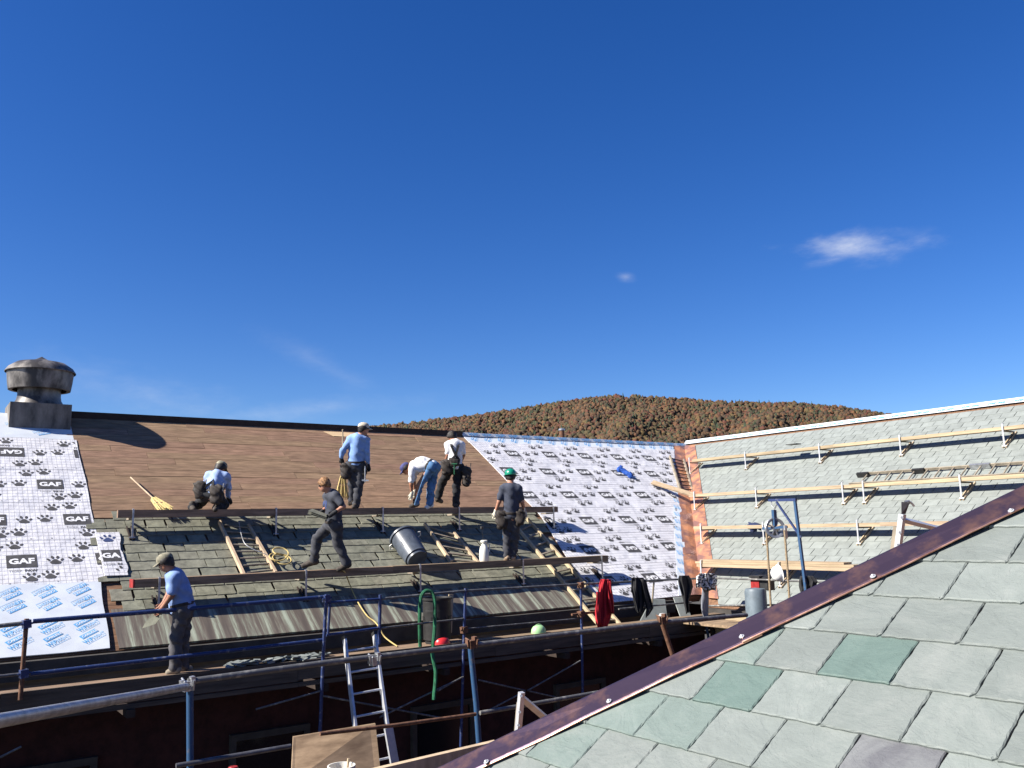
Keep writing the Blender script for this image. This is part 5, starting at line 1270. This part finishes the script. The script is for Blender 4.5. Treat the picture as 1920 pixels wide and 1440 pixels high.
    # --- head wear
    if hatk:
        kind, m = hatk; F_ = frame(hc+hu*.030, look, z=hu)
        b = MB()
        if kind == 'hard':
            b.lathe([(.112,-.005),(.118,.02),(.115,.06),(.095,.10),(.06,.125),(0,.135)], F_, 24, (1.14,1.0)); b.lathe([(.108,-.006),(.135,-.012),(.136,-.006),(.110,.004)], F_, 24, (1.16,1.0)); b.tube([F_ @ Vector((.13*math.cos(a),0,.14*math.sin(a))) for a in [math.pi*i/10 for i in range(1,10)]], .010, 6)
            b.build('hard_hat', m, t, smooth=True)
            hb = MB(); hb.lathe([(.098,-.075),(.104,-.03),(.106,.0),(.10,.02)], F_, 20, (1.08,.98)); hb.build('head_band', 'hair_dark', t, smooth=True)
        else:
            b.lathe([(.100,-.012),(.104,.01),(.102,.045),(.085,.080),(.05,.10),(.012,.106),(0,.112)], F_, 24, (1.12,.98)); br = []
            for i in range(9):
                a = -1.0+2.0*i/8; br.append((.104*math.cos(a*1.25), .096*math.sin(a*1.25), .004)); 
            outb = [(.10+.085*math.cos(a*1.3), .085*math.sin(a*1.3), -.018-.010*abs(a)) for a in [-1.0+2.0*i/8 for i in range(9)]]
            k = len(b.v); b.v += [tuple(F_ @ Vector(q)) for q in br+outb]+[tuple(F_ @ (Vector(q)-Vector((0,0,.006)))) for q in br+outb]
            for i in range(8): b.f += [(k+i,k+i+1,k+10+i,k+9+i), (k+18+9+i,k+18+10+i,k+18+i+1,k+18+i), (k+9+i,k+10+i,k+28+i,k+27+i)]
            b.build('cap', m, t, smooth=True)
    if hair:
        hp_ = [seg(hc+hu*.03-look*.025, hc-hu*.03-look*.030, .092, .082), seg(hc+hu*.015-look*.01+sd*.02, hc+hu*.015-look*.01-sd*.02, .090, .090)] if hatk else [seg(hc+hu*.040-look*.02, hc-hu*.02-look*.030, .094, .084), seg(hc+hu*.050+look*.03, hc+hu*.055-look*.02, .066, .080), seg(hc+hu*.015-look*.01+sd*.03, hc+hu*.015-look*.01-sd*.03, .085, .085)]
        soft('hair', hp_, .012, hair, t, noise=.009 if not hatk else .002, nf=55, k=.02, cut=[(tuple(hc-hu*.035), tuple((-hu+look*.55).normalized())), (tuple(hc+look*.058), tuple((look*.9-hu*.5).normalized()))])
    if glasses:
        b = MB(); e = hc+hu*.008+look*.086
        for s in (-1,1): b.slab([e+sd*(s*.010)+hu*.014, e+sd*(s*.060)+hu*.016-look*.018, e+sd*(s*.056)-hu*.018-look*.014, e+sd*(s*.014)-hu*.020], look, .008)
        b.bar(e+sd*.058+hu*.010, e+sd*.095+hu*.008-look*.095, .008, .01); b.bar(e-sd*.058+hu*.010, e-sd*.095+hu*.008-look*.095, .008, .01); b.build('sunglasses', 'glass_dark', t)
    else:
        b = MB()
        for s in (-1,1): b.lathe([(0,.010),(.007,.007),(.010,0)], frame(hc+look*.078+sd*(s*.032)+hu*.006, sd, z=look), 8)
        b.build('eyes', 'hair_dark', t)
    return t, P
def pouch(t, c, sz, m='leather', ax=RT, seed=0, tools=True):
    c = vec(c); F_ = frame(c, ax); w, d, h = sz
    pr = [(tuple(F_ @ Vector((-w*.33,0,h*.4))), tuple(F_ @ Vector((-w*.25,0,-h*.45))), d*.5, d*.45), (tuple(F_ @ Vector((w*.33,0,h*.35))), tuple(F_ @ Vector((w*.28,0,-h*.35))), d*.5, d*.45), (tuple(F_ @ Vector((0,0,h*.4))), tuple(F_ @ Vector((0,0,-h*.5))), d*.5, d*.5)]
    o = soft('tool_pouch', pr, .016, m, t, noise=.014, nf=19, k=.06, seed=seed)
    if tools:
        b = MB()
        for i in range(3):
            x = (i-1)*w*.5; b.tube([F_ @ Vector((x,-.02,h*.1)), F_ @ Vector((x+.03*(i-1),-.03,h*(.5+.12*i)))], .010, 6)
        b.build('tool_handles', ('steel_dark','wood_grey','galv')[seed % 3], t)
    return o
def straps(t, pts, w=.035, m='black_cloth'):
    b = MB()
    for p in pts:
        p = [vec(q) for q in p]
        for i in range(len(p)-1): b.bar(p[i], p[i+1], w, .008, up=-AW, e0=.006, e1=.006)
    return b.build('suspenders', m, t)
YP1, YP2 = Y1+.14, Y2+.14
# kneeling man
t, P = person('man in pale blue shirt with suspenders and camouflage cap kneeling on the upper plank', dict(head=(413.5,878,.34),neck=(410,886.5,.27),shL=(391,892,.22),shR=(425,893,.24),mid=(404,908,.14),elL=(385,911,.36),wrL=(396,926,.58),haL=(402,932,.66),elR=(428,913,.36),wrR=(428,934,.55),haR=(432,940,.63),hiL=(388,928,.06),hiR=(408,929,.06),knL=(374,945,.42),anL=(360,950,.0),toL=(363,955,-.14),knR=(420,947,.42),anR=(407,951,.02),toR=(404,955,-.10)),
    YP1, (400,958), AW, AW*.8+RT*.35-UP*.5, 'shirt_pale', 'trouser_black', 'long', 'skin_tan', ('cap','cap_camo'), gloves=('glove_dark','glove_dark'), seed=1, boots='boot')
bk = lambda a, f=.155: a-AW*f
cm = (P['shL']+P['shR'])/2; hm = (P['hiL']+P['hiR'])/2
xj = bk(cm.lerp(hm,.30),.17)
straps(t, [[bk(P['shL'].lerp(cm,.35)+UP*.08,.04), xj, bk(hm.lerp(P['hiR'],.6)+UP*.16,.17)], [bk(P['shR'].lerp(cm,.35)+UP*.08,.04), xj, bk(hm.lerp(P['hiL'],.6)+UP*.16,.17)]], .045)
pouch(t, bk(P['hiL']+UP*.10-RT*.10,.08), (.18,.12,.24), seed=1); pouch(t, bk(P['hiR']+UP*.02+RT*.02,.12), (.22,.12,.26), seed=2)
b = MB(); q = vec(ray(368,918)*(px_of(P['hiL'])[2]-.05)); b.lathe([(0,.01),(.06,.008),(.07,0),(.06,-.01),(0,-.012)], frame(q, RT, z=-AW+UP*.4), 14, (1,.7)); b.build('hammer_pad', 'leather', t)
# man with broom
t, P = person('man in blue long sleeve shirt and tan cap standing with a broom', dict(head=(681.5,804.5,.02),neck=(677,814,0),shL=(657,824,.0),shR=(687,822,.02),elL=(642,846,-.06),wrL=(640,859,-.02),haL=(642,866,.02),elR=(688,847,.0),wrR=(690,871,.05),haR=(692,881,.06),hiL=(658,873,0),hiR=(675,873,.02),knL=(661,905,.05),anL=(660,938,.10),toL=(656,944,.28),knR=(674,906,-.02),anR=(668,945,-.04),toR=(664,950,-.14)),
    YP1, (668,950), AW*.8+RT*.5, RT*.85+AW*.45-UP*.05, 'shirt_blue', 'trouser_char', 'long', 'skin', ('cap','cap_tan'), hair='hair_dark', gloves=('glove_dark','glove_dark'), seed=3, tuck=.05)
pouch(t, bk(P['hiL']-UP*.10-RT*.09,.06), (.17,.11,.24), seed=3); pouch(t, bk(P['hiR']-UP*.08+RT*.10,.04), (.06,.06,.18), seed=4)
b = MB(); q = P['hiR']+RT*.12-AW*.1; b.tube([q-UP*.02, q-UP*.34], .013, 6); b.bar(q-UP*.30-RT*.06, q-UP*.31+RT*.07, .03, .03); b.build('hammer', 'galv', t)
Db = px_of(P['haL'])[2]; broom('straw broom held upright by the man in the blue shirt', ray(642.5,805)*(Db-.02), ray(643,895)*(Db+.02), ray(641,936)*(Db+.05), RT)
# bending man in jeans
t, P = person('man in white shirt and blue jeans bending down on the upper plank', dict(head=(762,879,.02),neck=(769,874,.03),shL=(772.5,880,-.15),shR=(774,879,.19),mid=(791,869,.03),elL=(771,908,-.16),wrL=(772,925,-.14),haL=(769,937,-.12),elR=(776,904,.24),wrR=(777,921,.22),haR=(775,931,.2),hiL=(808,876,-.06),hiR=(815,876,.11),knL=(785,911,-.12),anL=(779,943,-.10),toL=(772,949,-.12),knR=(808,914,.05),anR=(806,945,.0),toR=(801,951,-.05)),
    YP1, (790,951), -RT*.2-UP, -RT*.75-UP*.65+AW*.1, 'shirt_white', 'jeans', 'short', 'skin_tan', ('cap','cap_blue'), seed=5, up_=(-RT*.6+UP*.8), boots=('boot','sock_white'), gloves=('glove_pale','glove_pale'), tuck=.02, wide=1.08)
# man with suspenders
t, P = person('man in white shirt with black suspenders and tool belt standing by the membrane edge', dict(head=(847.5,819,.12),neck=(850,826.5,.05),shL=(840,833,.0),shR=(865,834,.04),elL=(840,853,-.03),wrL=(832,872,.06),haL=(828,880,.09),elR=(869,853,.10),wrR=(864,868,.30),haR=(858,874,.36),hiL=(846,876,.0),hiR=(860,877,.02),knL=(829,905,.22),anL=(821,934,.26),toL=(827,940,.46),knR=(856,911,.0),anR=(855,945,-.02),toR=(857,950,.08)),
    YP1, (853,951), AW, AW*.8-RT*.45-UP*.45, 'shirt_white', 'trouser_black', 'short', 'skin_tan', None, 'hair_dark', seed=7)
cm = (P['shL']+P['shR'])/2; hm = (P['hiL']+P['hiR'])/2; xj = bk(cm.lerp(hm,.5),.175)+RT*.03
straps(t, [[bk(P['shL'].lerp(cm,.45)+UP*.09,.02), bk(P['shL'].lerp(cm,.6)-UP*.05,.15), xj, bk(hm+RT*.10+UP*.16,.16)], [bk(P['shR'].lerp(cm,.35)+UP*.085,.03), bk(P['shR'].lerp(cm,.4)-UP*.04,.15), xj, bk(hm-RT*.06+UP*.16,.165)]], .05)
pouch(t, bk(P['hiL']+UP*.0-RT*.09,.10), (.20,.13,.24), seed=5); pouch(t, bk(hm+UP*.10,.15), (.22,.09,.12), seed=6, tools=False); q = pouch(t, bk(P['hiR']-UP*.18+RT*.17,.04), (.14,.12,.36), seed=7)
b = MB(); q = bk(hm+UP*.06,.20); b.tube([q, q-UP*.22], .012, 6); b.tube([q-RT*.06, q+RT*.06], .016, 6); b.build('hammer', 'green_cloth', t)
# sunglasses man carrying slates
t, P = person('man in dark tee shirt and sunglasses striding along the lower plank with slates', dict(head=(608,909,-.05),neck=(617,921,-.02),shL=(630,931,-.17),shR=(614,931,.17),mid=(626,960,-.02),elL=(644,950,-.24),wrL=(627,961,-.32),haL=(618,967,-.33),elR=(612,952,.20),wrR=(603,960,.02),haR=(598,965,-.05),hiL=(631,985,-.09),hiR=(620,984,.09),knL=(633,1017,-.06),anL=(650,1056,-.04),toL=(637,1067,-.06),knR=(594,1010,.06),anR=(589,1050,.04),toR=(571,1060,.02)),
    YP2, (620,1069), -RT, -RT*.92-AW*.12-UP*.35, 'shirt_dark', 'trouser_char', 'short', 'skin', None, 'hair_red', seed=9, glasses=True, gloves=('glove_dark','glove_dark'), up_=(-RT*.2+UP))
Pd = px_of(P['haL'])[2]
for i in range(3):
    b = MB(); b.slab([ray(578-i,958+3*i)*(Pd-.12), ray(612,970+2.5*i)*(Pd-.10), ray(616,966+2.5*i)*(Pd+.12), ray(586-i,955+3*i)*(Pd+.14)], (0,0,1), .010)
    tag(b.build('held_slate', 'slate_old'), ('bottom','middle','top')[2-i]+' slate of the three carried by the sunglasses man', 'slate', 'slates carried by the sunglasses man')
# faded blue chest emblem, laid on the shirt
sh_ = [c for c in t.children if c.name.startswith('shirt')][0]; inv = WM[sh_].inverted(); b = MB()
for gy in range(8):
    for gx in range(5):
        if (gx*3+gy*5) % 7 == 0: continue
        q = []
        for dx, dy in ((0,0),(1,0),(1,1),(0,1)):
            d = vec(ray(604.5+(gx+dx*.85)*1.7, 939+(gy+dy*.8)*1.8)).normalized(); ok, loc, nr, _ = sh_.ray_cast(inv @ Vector((0,0,0)), inv.to_3x3() @ d)
            if ok: q.append(WM[sh_] @ (loc+nr*.004))
        if len(q) == 4 and max((a-c).length for a in q for c in q) < .08: b.quad(*q[::-1])
if b.v: tag(b.build('emblem', 'shirt_emblem', sh_), kind='stuff')
# green hard hat man
t, P = person('man in dark tee shirt and green hard hat seen from behind on the lower plank', dict(head=(957,894,.08),neck=(957,905,.02),shL=(943,916,.0),shR=(972,917,.0),elL=(936,940,-.03),wrL=(929,960,.02),haL=(927,970,.04),elR=(979,941,.0),wrR=(983,957,.10),haR=(985,966,.12),hiL=(952,968,0),hiR=(967,968,0),knL=(951,1007,.03),anL=(951,1042,.0),toL=(949,1049,.12),knR=(965,1008,.05),anR=(962,1043,.05),toR=(963,1048,.18)),
    YP2, (956,1051), AW, AW-UP*.15, 'shirt_navy', 'trouser_char', 'short', 'skin', ('hard','green_hat'), 'hair_dark', seed=11, gloves=('glove_pale','glove_pale'), boots='boot_tan', tuck=.02, wide=.98)
pouch(t, bk(P['hiL']-UP*.06-RT*.12,.05), (.20,.13,.28), seed=8); pouch(t, bk(P['hiR']-UP*.02+RT*.08,.08), (.16,.11,.24), seed=9)
kp = P['knL']; b = MB(); b.lathe([(.088,-.07),(.094,-.06),(.094,.06),(.088,.07)], frame(kp+UP*.04, RT, z=(P['hiL']-kp)), 18); b.build('knee_pad', 'blue_light', t)
# man on the scaffold
t, P = person('man in blue shirt and camouflage cap walking on the scaffold deck holding a slate', dict(head=(311,1055,-.02),neck=(322,1068,.0),shL=(326,1085,-.15),shR=(331,1080,.17),mid=(337,1110,.0),elL=(321,1117,-.20),wrL=(305,1139,-.20),haL=(298,1147,-.18),elR=(318,1110,.22),wrR=(306,1132,.10),haR=(299,1140,.05),hiL=(341,1144,-.08),hiR=(347,1143,.10),knL=(330,1196,-.08),anL=(328,1252,-.08),toL=(319,1260,-.10),knR=(343,1196,.10),anR=(343,1250,.14),toR=(354,1254,.24)),
    12.90, (333,1262), -RT, -RT*.93-UP*.35, 'shirt_blue2', 'trouser_grey', 'short', 'skin_tan', ('cap','cap_camo'), 'hair_dark', seed=13, belly=.03, glasses=True, up_=(-RT*.25+UP), boots='wood_grey', tuck=.02)
Pd = px_of(P['haL'])[2]; b = MB(); b.slab([ray(267,1178)*(Pd-.10), ray(275,1164)*(Pd-.05), ray(286,1150)*(Pd), ray(306,1146)*(Pd+.02), ray(300,1160)*(Pd-.04), ray(292,1170)*(Pd-.08)], (-AW), .012)
tag(b.build('held_slate', 'slate_old'), 'broken slate in the hand of the man on the scaffold', 'slate')
